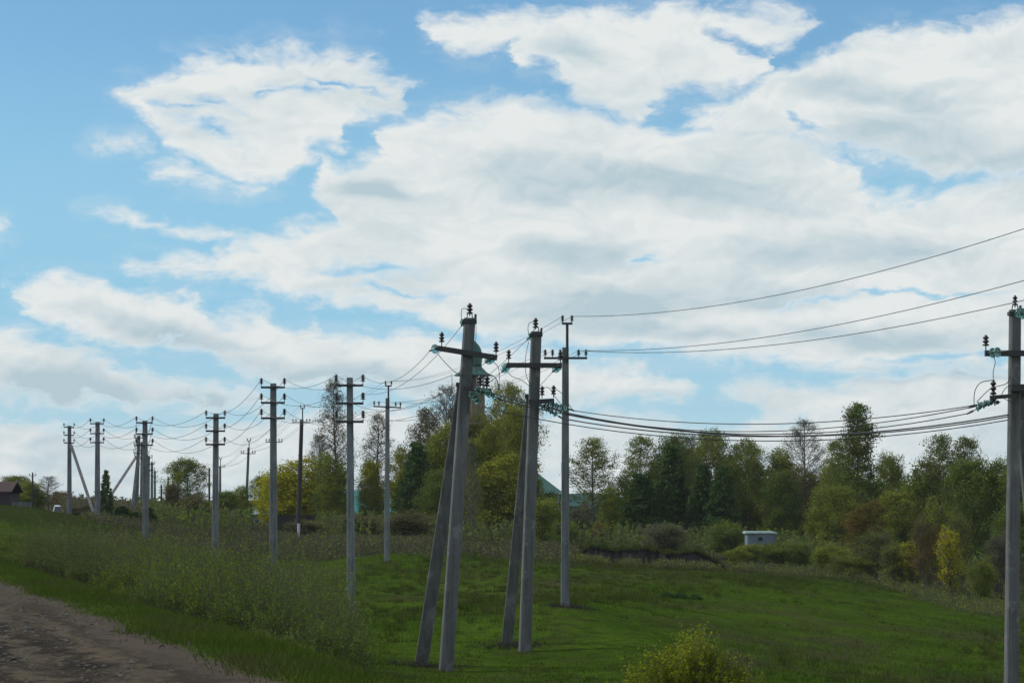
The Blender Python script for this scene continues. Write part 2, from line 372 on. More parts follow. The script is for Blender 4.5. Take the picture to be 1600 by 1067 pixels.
grass = n.mix(n.ramp(nz(.9, 6, .7), .52, .68, 0, .6), grass, (.040, .036, .018))
dry = n.math('MULTIPLY', n.ramp(n.math('ADD', Y, n.math('MULTIPLY', patch, 60.0)), 148, 172), .8)
grass = n.mix(dry, grass, (.050, .046, .030))
alongv = n.node('ShaderNodeCombineXYZ'); n.put(alongv.inputs[0], S); n.put(alongv.inputs[1], n.math('MULTIPLY', Y, .16))
alongv.inputs[1].links[0].from_node.inputs[1].default_value = .05
ruts = n.noise(alongv.outputs[0], 1.9, 5, .62, dim='2D')
road = n.mix(n.ramp(ruts, .36, .62), (.050, .041, .032), (.138, .108, .076))
road = n.mix(n.ramp(nz(9, 5, .7), .42, .7, 0, .6), road, (.032, .029, .026))
pud = n.math('MULTIPLY', n.ramp(nz(.5, 4), .48, .60), n.ramp(n.math('ABSOLUTE', n.math('ADD', S, 2.4)), 1.3, .3))
road = n.mix(n.math('MULTIPLY', pud, .6), road, (.030, .028, .028))
road = n.mix(n.ramp(S, -1.4, -.3, 0, .6), road, (.105, .085, .066))
far_l = n.ramp(S, -4.4, -5.4, 0, .7); road = n.mix(far_l, road, (.055, .047, .040))
c = n.mix(n.ramp(S, -.15, .25), road, grass)
n.put(b.inputs['Base Color'], c)
bp = n.node('ShaderNodeBump'); bp.inputs['Strength'].default_value = .9; bp.inputs['Distance'].default_value = .06
n.put(bp.inputs['Height'], nz(5, 8, .7)); n.l.new(bp.outputs[0], b.inputs['Normal'])
me.materials.append(gm)
tagit(link('ground', me), kind='structure')
# ------------------------------------------------------------------ power poles
def ins_prof(r, h):                                   # porcelain pin insulator: cap, groove and skirts
    return [(r * .3, 0), (r * .95, .04 * h), (r, .12 * h), (r * .45, .22 * h), (r * .5, .30 * h), (r * .98, .36 * h), (r * .9, .46 * h), (r * .45, .56 * h), (r * .5, .62 * h), (r * .9, .68 * h), (r * .82, .80 * h), (r * .42, .87 * h), (r * .5, .96 * h), (r * .2, h)]
_ic = {}
def insulator(p, root, r=.07, h=.24, pin=.12, lean=(0, 0, 1), name='insulator'):
    """p is the foot of its pin; returns the tie point"""
    k = (round(r, 3), round(h, 3), name)
    if k not in _ic:
        b = MB(); b.lathe((0, 0, 0), ins_prof(r, h), 12); me = bpy.data.meshes.new('insulator'); me.from_pydata(b.v, [], b.f); me.materials.append(M_PORC)
        me.polygons.foreach_set('use_smooth', [True] * len(me.polygons)); _ic[k] = me
    ax = Vector(lean).normalized(); q = Vector(p) + ax * pin
    o = link(name, _ic[k], root, q); o.rotation_euler = ax.to_track_quat('Z', 'Y').to_euler()
    b = MB(q); b.tube([p, Vector(p) + ax * (pin + .3 * h)], .014, 6)
    pn = link('pin', None, None) if False else b.build('pin', M_STEEL, None)
    pn.parent = o; pn.location = (0, 0, 0); pn.rotation_euler = (0, 0, 0)
    pn.data.transform(ax.to_track_quat('Z', 'Y').to_matrix().to_4x4().inverted())
    return q + ax * h * .8
def glass_string(p0, p1, root, n=2, r=.125):
    """a chain of toughened-glass discs from p0 towards p1; returns the clamp end"""
    p0, p1 = Vector(p0), Vector(p1); ax = (p1 - p0).normalized(); st = .15
    b = MB(p0)
    for i in range(n):
        c = p0 + ax * (.08 + i * st)
        b.lathe(c, [(.03, -.03), (.05, -.01), (r * .6, .0), (r, .035), (r * .98, .05), (r * .8, .035), (r * .55, .03), (.03, .03)], 16, ax)
    g = b.build('glass_insulator', M_GLASS, root, smooth=True)
    m = MB(p0); e = p0 + ax * (.10 + n * st)
    for i in range(n): m.lathe(p0 + ax * (.05 + i * st), [(.025, -.04), (.045, -.02), (.045, .03), (.02, .035)], 8, ax)
    m.tube([p0 - ax * .02, e], .013, 6); m.tube([e - ax * .02, e + ax * .14], [.03, .02], 6)
    f = m.build('string_fitting', M_STEEL, root); f.parent = g; f.location = (0, 0, 0)
    return e + ax * .12
def bar(b, a, c, w, h):                                # square bar between two points
    a, c = Vector(a), Vector(c); ax = (c - a).normalized(); u = ax.cross(Vector((0, 0, 1))).normalized() * w / 2; v = Vector((0, 0, h / 2))
    v = (v - ax * v.dot(ax))
    b.rings([[q - u - v, q + u - v, q + u + v, q - u + v] for q in (a, c)])
GRP3 = 'grey concrete poles with three crossarms receding to the left'
def pole3(px, top, D, arms, aw, label, wpx=11, yaw=0.0, basepx=None, group=GRP3, small=False, mt=None):
    """concrete pole with three crossarms and six insulators; returns the tie points [(left, right) per arm]"""
    bx = ((basepx if basepx is not None else px) - 800) / F * D; z0 = h1(bx, D); tp = P(px, top, D)
    root = empty('power_pole', (bx, D, z0), label, 'power pole', group); tp.x = (px - 800) / F * D
    w = wpx / F * D
    b = MB((bx, D, z0)); b.shaft((bx, D, z0 - .4), tp, w * 1.12, w * .95, w * .82, w * .75, yaw * .3, .02); b.build('shaft', mt or M_CONC, root)
    ca, sa = math.cos(yaw), math.sin(yaw); ties = []
    for ay in arms:
        z = (HOR - ay) / F * D; f = (z - z0) / (tp.z - z0); cx = bx + (tp.x - bx) * f
        c = Vector((cx, D - w * .42 - .05, z)); d = Vector((ca, sa, 0)) * aw / 2
        b = MB(c); bar(b, c - d, c + d, .08, .085)
        b.box(c + Vector((0, w * .3, 0)), w * 1.1, w * .9 + .06, .05)
        b.build('crossarm', M_STEEL, root)
        pair = []
        for sgn in (-1, 1):
            q = c + d * (sgn * .97) + Vector((0, 0, .03))
            if sgn == -1 or not small: q2 = insulator(q, root, .085 * aw, .26 * aw, .11 * aw)
            else: q2 = insulator(q, root, .085 * aw, .26 * aw, .11 * aw)
            pair.append(q2)
        ties.append(pair)
    return root, ties
def lvpole(px, basepx, ctop, mast, army, aw, D, label, w=.2, conc=True, stub=False, tilt=0.0, n_ins=4, wtop=None):
    """low-voltage pole: shaft, steel mast with a small T, one wide crossarm"""
    bx = (basepx - 800) / F * D; z0 = h1(bx, D); tp = P(px, ctop, D)
    root = empty('power_pole', (bx, D, z0), label, 'power pole', 'single-arm poles with a raised twin insulator head')
    b = MB((bx, D, z0)); a0 = Vector((bx, D, z0 - .4))
    if stub:
        b.tube([a0.lerp(tp, .10), tp], [w * .55, w * .42], 8); b.build('shaft', M_WOOD, root)
        b = MB((bx, D, z0)); b.shaft(a0 + Vector((.1, -.12, 0)), Vector((bx + .1, D - .12, z0 + 1.0)), .22, .18, .2, .17); b.build('concrete_stub', M_WHITE, root)
    else:
        b.shaft(a0, tp, w * 1.15, w, w * .85, w * .8, 0, .02); b.build('shaft', M_CONC if conc else M_CONC2, root)
    m = P(px, mast, D); sx = w * .22; m.x = tp.x + sx
    b = MB(tp); b.tube([tp + Vector((sx, -.02 - w * .4, -.5)), Vector((m.x, D - w * .42, m.z))], .045, 6); b.build('mast', M_STEEL, root)
    ties = []
    c = Vector((m.x, D - w * .42, m.z)); b = MB(c); bar(b, c - Vector((.17, 0, 0)), c + Vector((.17, 0, 0)), .06, .07); b.build('head_bracket', M_STEEL, root)
    for sgn in (-1, 1): ties.append(insulator(c + Vector((sgn * .15, 0, .03)), root, .062, .19, .05))
    z = (HOR - army) / F * D; f = (z - z0) / (tp.z - z0); c = Vector((bx + (tp.x - bx) * f, D - w * .5 - .05, z))
    d = Vector((math.cos(tilt), 0, math.sin(tilt))) * aw / 2
    b = MB(c); bar(b, c - d, c + d, .06, .07); b.build('crossarm', M_STEEL, root)
    for k in ((-.94, -.6, .6, .94) if n_ins == 4 else (-.94, -.6, -.25, .6, .94)): ties.append(insulator(c + d * k + Vector((0, 0, .03)), root, .062, .19, .06))
    return root, ties
def wire(a, c, sag, r, label, group, m=None, n=18, cat='wire', name='overhead_wire'):
    a, c = Vector(a), Vector(c)
    b = MB(a); b.tube([a.lerp(c, i / n) - Vector((0, 0, 4 * sag * (i / n) * (1 - i / n))) for i in range(n + 1)], r, 5)
    o = b.build(name, m or M_WIRE, None, smooth=True); return tagit(o, label, cat, group)
# three-arm line
ROWS = [(546.5,549,590,82.6,(602.5,630.5,659),.99,11.5,'nearest'),(427,427.5,599,94,(605.5,629.5,653.5),.97,11,'second'),(337.5,336,646,111.5,(653,673.5,694.5),.93,9.5,'third'),
        (226.5,227.5,657,132,(660.5,678,695.5),.95,8.5,'fourth'),(152.5,152,659,159,(662,677.5,691.5),.95,7.5,'fifth')]
LBL = ['tall concrete three-arm pole at the right end of the bush thicket, left of centre','concrete three-arm pole rising behind the thicket in front of the yellow willow','concrete three-arm pole beside the round pale green tree',
       'concrete three-arm pole standing in front of the far bunched row of poles','concrete three-arm pole standing between the two slanted braces']
T3 = []
for (px, bpx, top, D, arms, aw, wp, nm), lb in zip(ROWS, LBL):
    r_, t_ = pole3(px, top, D, arms, aw, lb, wp, basepx=bpx); T3.append(t_)
def brace(root, a, b_, w, m=None):
    b = MB(root.location); b.shaft(a, b_, w, w * .9, w * .85, w * .8, 0, .02); return b.build('brace', m or M_CONC, root)
r6, t6 = pole3(108.5, 665, 178, (667.5, 680, 692), .80, 'leftmost concrete three-arm pole with a long brace slanting down to the right', 6.5, yaw=.3); T3.append(t6)
e = P(152, 778, 172); brace(r6, (e.x, 172, h1(e.x, 172) - .3), P(110.5, 694, 177.6), .24, M_CONC2)
r7, t7 = pole3(217, 680, 205, (684, 696, 708), .8, 'braced three-arm pole at the front of the far bunched row', 6, yaw=.6, basepx=212); T3.append(t7)
e = P(160, 780, 196); brace(r7, (e.x - .6, 195, h1(e.x, 196) - .3), P(214.5, 711, 204.6), .28, M_CONC2)
e = P(204, 812, 203); brace(r7, (e.x, 203, h1(e.x, 203) - .3), P(216, 712, 204.4), .28)
TF = [t7]
for i, (px, top, D, bp) in enumerate([(222, 690, 232, 221), (232.5, 712, 262, 231), (237.5, 722, 300, 237), (242, 735, 345, 242)]):
    k = 205 / D
    r_, t_ = pole3(px, top, D, (top + 3, top + 3 + 13 * k, top + 3 + 26 * k), .85, ['second pole of the far bunched row', 'third pole of the far bunched row', 'fourth pole of the far bunched row', 'farthest and smallest pole of the bunched row'][i] + ' left of the round pale tree', 5.5 * k + .6, yaw=.5, basepx=bp)
    TF.append(t_)
LV, HN = ('upper', 'middle', 'lower'), ('left', 'right')
def span(ta, tb, sag, r, what, grp):
    for i in range(3):
        for j in range(2):
            wire(ta[i][j], tb[i][j], sag * (1 + .08 * i + .12 * j), r, f'{LV[i]} {HN[j]}-hand wire sagging {what}', grp)
NMS = ['between thicket-end pole and willow-side pole', 'between willow-side pole and round-tree pole', 'between round-tree pole and the bunched row',
       'between bunched row and mid-brace pole', 'between mid-brace pole and leftmost pole']
SG = [.42, .62, .60, .55, .5]
for i in range(5): span(T3[i], T3[i + 1], SG[i], 0.0085 + .0012 * i, NMS[i], 'wires of the three-arm line')
span(T3[3], TF[0], .7, .014, 'to the first braced pole of the bunched row', 'wires of the three-arm line')
for i in range(3): span(TF[i], TF[i + 1], .5, .016, ['from the first to the second pole of the bunched row', 'from the second to the third pole of the bunched row', 'from the third to the fourth pole of the bunched row'][i], 'wires of the bunched row')
# low-voltage line
L1r, L1 = lvpole(883.5, 883, 543, 506, 560, 1.39, 74, 'lone twin-headed concrete pole on green field right of braced pair', w=.245, tilt=0, n_ins=5)
L2r, L2 = lvpole(605.5, 604.5, 622, 603, 636, 1.43, 118, 'slim concrete pole with twin-insulator mast between thicket and leaning poles', w=.235, tilt=-.05)
L3r, L3 = lvpole(471.5, 465, 655, 638, 660, 1.38, 177, 'dark wooden pole on a white stub in front of the yellow willow', w=.34, stub=True)
L4r, L4 = lvpole(428.5, 428, 680, 676, 690.5, 1.37, 190, 'single crossarm peeking out on both sides of the willow-side pole', w=.16)
L5r, L5 = lvpole(388.5, 383, 699, 689, 708.5, 1.37, 215, 'small slightly leaning pole against the sky left of the yellow willow', w=.24, conc=False)
L6r, L6 = lvpole(344, 344, 728, 717, 730, 1.2, 270, 'tiny distant pole just right of the pole beside the round tree', w=.26, conc=False)
LW = 'thin wires of the low-voltage line'
def lvspan(a, b, sag, r, what):
    for k, nm in zip((0, 1, 2, 3, 4, 5), ('left head', 'right head', 'outer left', 'inner left', 'inner right', 'outer right')):
        ka = k if len(a) == 6 or k < 4 else k + 1
        wire(a[ka], b[k], sag, r, f'{nm} wire of the low line {what}', LW)
lvspan(L1, L2, .55, .006, 'from field pole to slim pole')
lvspan(L2, L3, .6, .007, 'from slim pole to wooden pole')
lvspan(L3, L5, .5, .008, 'from wooden pole to small leaning pole')
lvspan(L5, L6, .5, .009, 'from small leaning pole to tiny distant pole')
OFF = 'long wires running out of the frame at upper right'
wire(L1[1], P(1750, 306, 45), .62, .0095, 'highest long wire climbing from the mast head to the right edge of the frame', OFF)
wire(L1[-1], P(1750, 395, 45), .52, .0095, 'middle long wire climbing from the field pole to the right edge', OFF)
wire(L1[-2], P(1750, 432, 45), .55, .0095, 'lowest long wire climbing from the field pole to the right-hand pole top', OFF)
# braced corner poles
def corner(px, top, bpx, D, w0, w1, brace_b, brace_t, bd, arm, label, mt=None, group='braced corner poles'):
    bx = (bpx - 800) / F * D; z0 = h1(bx, D); root = empty('power_pole', (bx, D, z0), label, 'power pole', group)
    tp = P(px, top, D); b = MB(root.location)
    b.shaft(Vector((bx, D, z0)) + (Vector((bx, D, z0)) - tp).normalized() * .4, tp, w0, w0 * .8, w1, w1 * .85, .12, .03, 10); b.build('shaft', M_CONC3, root)
    b = MB(tp); b.box(tp - Vector((0, 0, .09)), w1 * 1.25, w1 * 1.2, .09); b.tube([tp + Vector((-.08, 0, -.05)), tp + Vector((-.05, 0, .14))], .013, 5); b.tube([tp + Vector((.08, 0, -.05)), tp + Vector((.05, 0, .14))], .013, 5)
    b.tube([tp + Vector((w1 * .5, 0, -.05)), tp + Vector((w1 * .52, 0, .10))], .03, 6); b.build('top_collar', M_STEEL, root)
    if brace_b:
        a = P(*brace_b); a.z = h1(a.x, a.y) - .35; t = P(*brace_t); br = brace(root, a, t, w0 * .98, M_CONC2)
        b = MB(t); b.box(t + Vector((.03, -.05, -.02)), w1 * 1.5, w1 * 1.9, .09); b.build('clamp', M_STEEL, root)
    (ax0, ay0), (ax1, ay1) = arm; yf = D - w1 * .5 - .07
    a, c = P(ax0, ay0, yf), P(ax1, ay1, yf); b = MB(a); bar(b, a, c, .12, .135); b.box(a.lerp(c, .5) + Vector((0, .14, 0)), w1 * 1.2, .3, .05); b.build('crossarm', M_STEEL, root)
    return root, tp, a, c
def jump(pts, root, r=.009, m=None):
    """a slack jumper lead through the given points"""
    pts = [Vector(p) for p in pts]; out = []
    for i in range(len(pts) - 1):
        p0, p1, p2, p3 = pts[max(i - 1, 0)], pts[i], pts[i + 1], pts[min(i + 2, len(pts) - 1)]
        for k in range(6):
            t = k / 6; out.append(.5 * ((2 * p1) + (p2 - p0) * t + (2 * p0 - 5 * p1 + 4 * p2 - p3) * t * t + (3 * p1 - p0 - 3 * p2 + p3) * t ** 3))
    out.append(pts[-1]); b = MB(pts[0]); b.tube(out, r, 5); return b.build('jumper_lead', m or M_CABLE, root, smooth=True)
# first braced pole
Ar, At, Aa, Ac = corner(734, 497, 697, 58.6, .36, .285, (655, 1022, 60.2), (724, 600, 58.9), 60, ((684, 544), (777, 559)), 'nearer leaning braced concrete pole with tilted crossarm, green dome behind it')
insulator(At + Vector((0, 0, .05)), Ar, .085, .28, .05); insulator(Aa + Vector((.10, 0, .05)), Ar, .075, .26, .10); insulator(Ac + Vector((-.03, 0, .05)), Ar, .075, .26, .10)
D1 = 58.6
gA1 = glass_string(P(684, 544, 58.3), P(660, 552, 58.9), Ar, 1, .125); gA2 = glass_string(P(770, 558, 58.3), P(748, 574, 59.2), Ar, 2, .12); gA3 = glass_string(P(726, 501, 58.5), P(716, 518, 59.2), Ar, 1, .10)
lo = P(752, 607, 58.2); b = MB(lo); bar(b, P(724, 607, 58.2), P(768, 610, 58.2), .10, .10); b.build('lower_bracket', M_STEEL, Ar)
for q in ((750, 606), (761, 607)): insulator(P(q[0], q[1], 58.15), Ar, .085, .27, .05)
gl = []
for k, (a, c) in enumerate([((734, 612), (752, 634)), ((740, 608), (784, 618)), ((752, 610), (796, 630))]): gl.append(glass_string(P(*a, 58.1), P(*c, 57.7), Ar, 3, .10))
jump([P(684, 553, 58.6), P(697, 568, 58.4), P(712, 582, 58.5), P(726, 587, 58.4)], Ar); jump([P(770, 565, 58.6), P(779, 575, 58.4), P(780, 600, 58.2), P(777, 612, 58)], Ar)
jump([P(734, 483, 58.6), P(722, 483, 58.5), P(721, 498, 58.5), P(724, 508, 58.6)], Ar); jump([P(741, 497, 58.5), P(744, 512, 58.4), P(743, 545, 58.4), P(746, 600, 58.2)], Ar, .007)
jump([P(762, 584, 58.1), P(774, 590, 58), P(780, 606, 57.8), P(787, 618, 57.6)], Ar, .012); jump([P(706, 585, 58.7), P(706, 604, 58.6), P(703, 625, 58.6), P(714, 612, 58.5)], Ar, .008)
# second braced pole
Br, Bt, Ba, Bc = corner(838, 518, 820, 64.4, .34, .28, (790, 1010, 66), (830, 618, 64.8), 66, ((792, 570.5), (878, 571)), 'farther leaning braced concrete pole, its crossarm level, beside the single field pole')
insulator(Bt + Vector((-.02, 0, .05)), Br, .085, .28, .05); insulator(Ba + Vector((.05, 0, .05)), Br, .075, .26, .12); insulator(Bc + Vector((-.04, 0, .05)), Br, .075, .26, .10)
gB1 = glass_string(P(793, 571, 64.1), P(780, 586, 64.8), Br, 2, .125); gB2 = glass_string(P(874, 571, 64.1), P(858, 586, 64.8), Br, 2, .12); gB3 = glass_string(P(831, 524, 64.4), P(820, 534, 64.9), Br, 1, .10)
b = MB(lo); bar(b, P(826, 628, 64), P(866, 626, 64), .11, .13); b.build('lower_bracket', M_STEEL, Br)
for q in ((847, 622), (865, 621)): insulator(P(q[0], q[1], 63.9), Br, .075, .26, .08)
hl = []
for a, c in [((850, 632), (884, 645)), ((856, 629), (892, 640)), ((843, 632), (876, 652))]: hl.append(glass_string(P(*a, 64), P(*c, 63.7), Br, 4, .075))
jump([P(793, 580, 64.5), P(800, 588, 64.2), P(815, 594, 64.2), P(828, 604, 64.2)], Br); jump([P(836, 503, 64.4), P(827, 505, 64.3), P(825, 516, 64.3), P(829, 527, 64.4)], Br)
jump([P(826, 534, 64.4), P(821, 560, 64.2), P(822, 585, 64.2), P(830, 604, 64.2)], Br); jump([P(848, 606, 63.9), P(858, 606, 63.8), P(866, 618, 63.7), P(880, 636, 63.5)], Br, .010)
jump([P(866, 606, 63.9), P(878, 615, 63.6), P(889, 632, 63.4), P(897, 643, 63.3)], Br, .010)
# right-hand pole
Rr, Rt, Ra, Rc = corner(1586, 484, 1580, 54.2, .31, .245, (1640, 1090, 55.5), (1592, 612, 54.6), 55, ((1539, 552), (1634, 552)), 'big concrete corner pole at the right edge of the frame, with glass strings')
insulator(Rt + Vector((0, 0, .05)), Rr, .065, .24, .05); insulator(Ra + Vector((.02, 0, .05)), Rr, .08, .26, .12); insulator(Rc + Vector((-.02, 0, .05)), Rr, .08, .26, .12)
glass_string(P(1545, 552, 53.9), P(1570, 549, 53.5), Rr, 2, .12); glass_string(P(1590, 489, 53.9), P(1612, 492, 53.2), Rr, 2, .13)
b = MB(lo); bar(b, P(1547, 621, 53.8), P(1588, 618, 53.8), .11, .09); b.box(P(1590, 606, 53.9), .36, .35, .16); b.build('lower_bracket', M_STEEL, Rr)
insulator(P(1552, 619, 53.8), Rr, .075, .36, .03)
rl = []
for a, c in [((1556, 624), (1530, 632)), ((1552, 626), (1520, 642)), ((1562, 628), (1518, 634))]: rl.append(glass_string(P(*a, 53.8), P(*c, 54.0), Rr, 3, .07))
jump([P(1552, 556, 53.8), P(1555, 566, 53.8), P(1552, 580, 53.8), P(1552, 592, 53.8)], Rr); jump([P(1550, 594, 53.8), P(1532, 598, 53.9), P(1523, 612, 54), P(1522, 632, 54.1)], Rr, .010)
jump([P(1580, 575, 53.9), P(1574, 598, 53.8), P(1548, 607, 53.9), P(1526, 628, 54.1)], Rr, .010); jump([P(1581, 600, 53.9), P(1570, 608, 53.8), P(1566, 620, 53.7), P(1584, 630, 53.8)], Rr, .009)
BG = 'dark cables hanging between the corner poles'
wire(hl[1], rl[2], .40, .012, 'uppermost dark cable of the bundle hanging to the right-hand pole', BG, M_CABLE)
wire(hl[0], rl[0], .52, .012, 'second cable of the bundle, close under the uppermost', BG, M_CABLE)
wire(hl[2], P(1576, 648, 53.9), .50, .018, 'thickest black cable in the middle of the hanging bundle', BG, M_CABLE)
wire(gl[1], rl[1], .72, .012, 'cable from the tilted-crossarm pole to the low end of the right-hand strings', BG, M_CABLE)
wire(gl[2], P(1576, 651, 53.9), .66, .014, 'cable of the bundle starting at the near braced pole, second from bottom', BG, M_CABLE)
wire(gl[0], P(1576, 656, 53.9), .66, .012, 'lowest cable of the hanging bundle', BG, M_CABLE)
IC = 'wires between the braced poles and the three-arm line'
wire(gA1, T3[0][0][1], .50, .0075, 'upper wire from the tilted crossarm end down to the three-arm pole', IC)
wire(gA3, T3[0][1][1], .55, .0075, 'wire from the near braced pole top passing its crossarm end', IC)
wire(P(707, 586, 58.9), T3[0][0][0], .42, .0075, 'nearly level wire from the near brace top to the three-arm pole', IC)
wire(P(709, 606, 58.9), T3[0][2][1], .20, .0075, 'wire rising from the lowest right insulator to the near brace top', IC)
wire(gA2, T3[0][1][0], .9, .0075, 'wire from the right end of the tilted crossarm passing behind its pole', IC)
wire(gB3, T3[0][2][0], 1.1, .0075, 'wire from the top of the second braced pole passing behind the first', IC)
wire(gB1, T3[0][2][1], .75, .0075, 'wire from the left end of the second braced pole crossarm', IC)
wire(gB2, P(706, 660, 70), .5, .0075, 'wire from the right end of the second braced pole crossarm', IC)
# ------------------------------------------------------------------ earth bank
M_BG = leafmat('bank_grass_blades', (.060, .080, .018), (.090, .095, .030), (.050, .060, .018), .3, .6)
def nzz(n):
    sp = n.node('ShaderNodeSeparateXYZ'); n.l.new(n.node('ShaderNodeNewGeometry').outputs['Normal'], sp.inputs[0]); return sp.outputs[2]
def bank(name, pts, D, h, label):
    """low eroded lip of soil with a grassy top"""
    M_SOIL = mat('dark_soil', (.022, .019, .015), .98, (.040, .034, .026), 2.5, .8, 12, extra=lambda n, co, c: n.mix(n.ramp(nzz(n), .55, .85), c, (.045, .058, .018)))
    b = MB(P(pts[0][0], 860, D)); sec = []
    xs = [p[0] for p in pts]
    rg = np.random.default_rng(int(D)); n = 90; nn = lambda s: np.convolve(rg.normal(size=n + 1 + s), np.ones(s) / s ** .5, 'valid')[:n + 1]
    j1, j2, j3, j4 = nn(7) * .06, nn(2) * .02, nn(10) * .16, nn(4) * .05
    for i in range(n + 1):
        px = xs[0] + (xs[-1] - xs[0]) * i / n; x = (px - 800) / F * D; z = h1(x, D)
        tp = (HOR - np.interp(px, xs, [p[1] for p in pts])) / F * D + j1[i] + j2[i]; yy = D + j3[i]
        e = min(1, i / 12, (n - i) / 12); tp = z + max(.02, (tp - z)) * e
        sec.append([Vector((x, yy - .45, z - .2)), Vector((x, yy - .22 + j4[i], z + (tp - z) * .35)), Vector((x, yy + .02 + j2[i], z + (tp - z) * .8)), Vector((x, yy - .06, tp)), Vector((x, yy + .8, tp + .04)), Vector((x, yy + 5, h1(x, yy + 5) - .12)), Vector((x, yy + 4.8, z - .6))])
    b.rings(sec); o = b.build(name, M_SOIL, None); tagit(o, kind='structure')
    T = np.array([[q[3].x, q[3].y, q[3].z] for q in sec]); T2 = np.array([[q[4].x, q[4].y, q[4].z] for q in sec]); m = 3200
    u = rg.uniform(3, n - 3, m); iu = u.astype(int); fu = (u - iu)[:, None]; t = rg.uniform(-.12, 1, m)[:, None]
    A0 = T[iu] * (1 - fu) + T[iu + 1] * fu; B0 = T2[iu] * (1 - fu) + T2[iu + 1] * fu; c = A0 + (B0 - A0) * t; hh = rg.uniform(.05, .28, m)[:, None] * (1 + .5 * np.sin(u * .7))[:, None]
    w = np.stack([rg.uniform(.008, .02, m), rg.normal(size=m) * .01, np.zeros(m)], 1); tip = c + np.concatenate([rg.normal(size=(m, 2)) * .08 - np.array([0, .05]), np.ones((m, 1))], 1) * np.concatenate([np.ones((m, 2)), hh], 1)
    me = soup('bank_grass', np.stack([c - w, c + w, tip + w * .2, tip - w * .2], 1).reshape(-1, 3), 4, M_BG); tagit(link('bank_grass', me), label, 'grass', None, 'stuff'); return o
bank('earth_bank', [(888, 858), (920, 855), (960, 859), (1010, 857), (1040, 865), (1080, 863), (1110, 870), (1140, 876)], 139, .8, 'rough grass hanging over the lip of the dark bank at the right')
bank('earth_bank', [(680, 843), (720, 844), (764, 848), (800, 852)], 150, .8, 'rough grass on the small dark bank behind the leaning poles')
# ------------------------------------------------------------------ minaret and mosque
M_BRICK = mat('ochre_brick', (.19, .15, .080), .9, (.15, .115, .065), 1.5, .2, 8)
M_DOME = mat('green_metal', (.005, .105, .065), .45, (.007, .085, .054), 1.2)
M_GRF = mat('green_roofing', (.035, .120, .095), .55, (.035, .105, .085), .6, stretch=(3, 3, 3))
M_TURQ = mat('turquoise_sheeting', (.03, .26, .22), .6, (.04, .20, .18), .5)
M_RAIL = mat('dark_red_paint', (.09, .018, .02), .6)
M_DARK = mat('dark_opening', (.012, .013, .015), .5)
DM = 350; k = DM / F
mc = Vector(((738.5 - 800) * k, DM, 0)); zg = -4.2
root = empty('minaret', (mc.x, mc.y, zg), 'slim ochre brick minaret with a green dome behind the near braced pole', 'minaret')
def Z(py): return (HOR - py) * k
O8 = lambda b, z0, r0, z1, r1, n=8: b.lathe(mc, [(r0, z0), (r1, z1)], n)
b = MB(root.location); O8(b, zg, 1.95, Z(612), 1.85); O8(b, Z(616), 1.98, Z(610), 2.12); b.build('tower', M_BRICK, root)
b = MB(root.location); b.lathe(mc, [(2.12, Z(610)), (2.25, Z(609)), (2.25, Z(607.5)), (1.2, Z(607.4))], 8); 
for a in range(16):
    t = a * math.pi / 8 + .2; b.tube([mc + Vector((math.cos(t) * 2.12, math.sin(t) * 2.12, Z(607.5))), mc + Vector((math.cos(t) * 2.12, math.sin(t) * 2.12, Z(601)))], .05, 5)
b.lathe(mc, [(2.08, Z(601.3)), (2.16, Z(601.3)), (2.16, Z(600.4)), (2.08, Z(600.4))], 16); b.build('railing', M_RAIL, root)
b = MB(root.location); b.lathe(mc, [(.95, Z(609)), (.95, Z(587))], 8); b.build('core', M_BRICK, root)
for a in range(8):
    t = a * math.pi / 4 + .39; b = MB(root.location); b.tube([mc + Vector((math.cos(t) * 1.75, math.sin(t) * 1.75, Z(608))), mc + Vector((math.cos(t) * 1.75, math.sin(t) * 1.75, Z(587)))], .13, 8); b.build('column', M_WHITE, root)
b = MB(root.location); b.lathe(mc, [(1.9, Z(589.5)), (2.0, Z(587.6)), (2.85, Z(587.2)), (2.88, Z(586.4)), (2.1, Z(581)), (1.45, Z(574)), (1.42, Z(573))], 16); b.build('gallery_roof', M_GRF, root)
b = MB(root.location); b.lathe(mc, [(1.40, Z(574)), (1.40, Z(568)), (1.50, Z(560)), (1.46, Z(552)), (1.28, Z(545)), (1.0, Z(540)), (.62, Z(535.5)), (.30, Z(532.5)), (.12, Z(530.5)), (.05, Z(529))], 20); dm = b.build('dome', M_DOME, root, smooth=True)
b = MB(root.location); b.tube([mc + Vector((0, 0, Z(530))), mc + Vector((0, 0, Z(522)))], .05, 6); b.lathe(mc + Vector((0, 0, Z(526.5))), [(.02, -.14), (.14, 0), (.02, .14)], 10)
for i in range(10):
    a0, a1 = R(20 + i * 32 - 90), R(20 + (i + 1) * 32 - 90); c0 = mc + Vector((0, 0, Z(521.2)))
    b.tube([c0 + Vector((math.sin(a0) * .2, 0, math.cos(a0) * -.2)), c0 + Vector((math.sin(a1) * .2, 0, math.cos(a1) * -.2))], .035, 5)
fn = b.build('finial', M_DOME, root); fn.parent = dm; fn.location = (0, 0, 0)
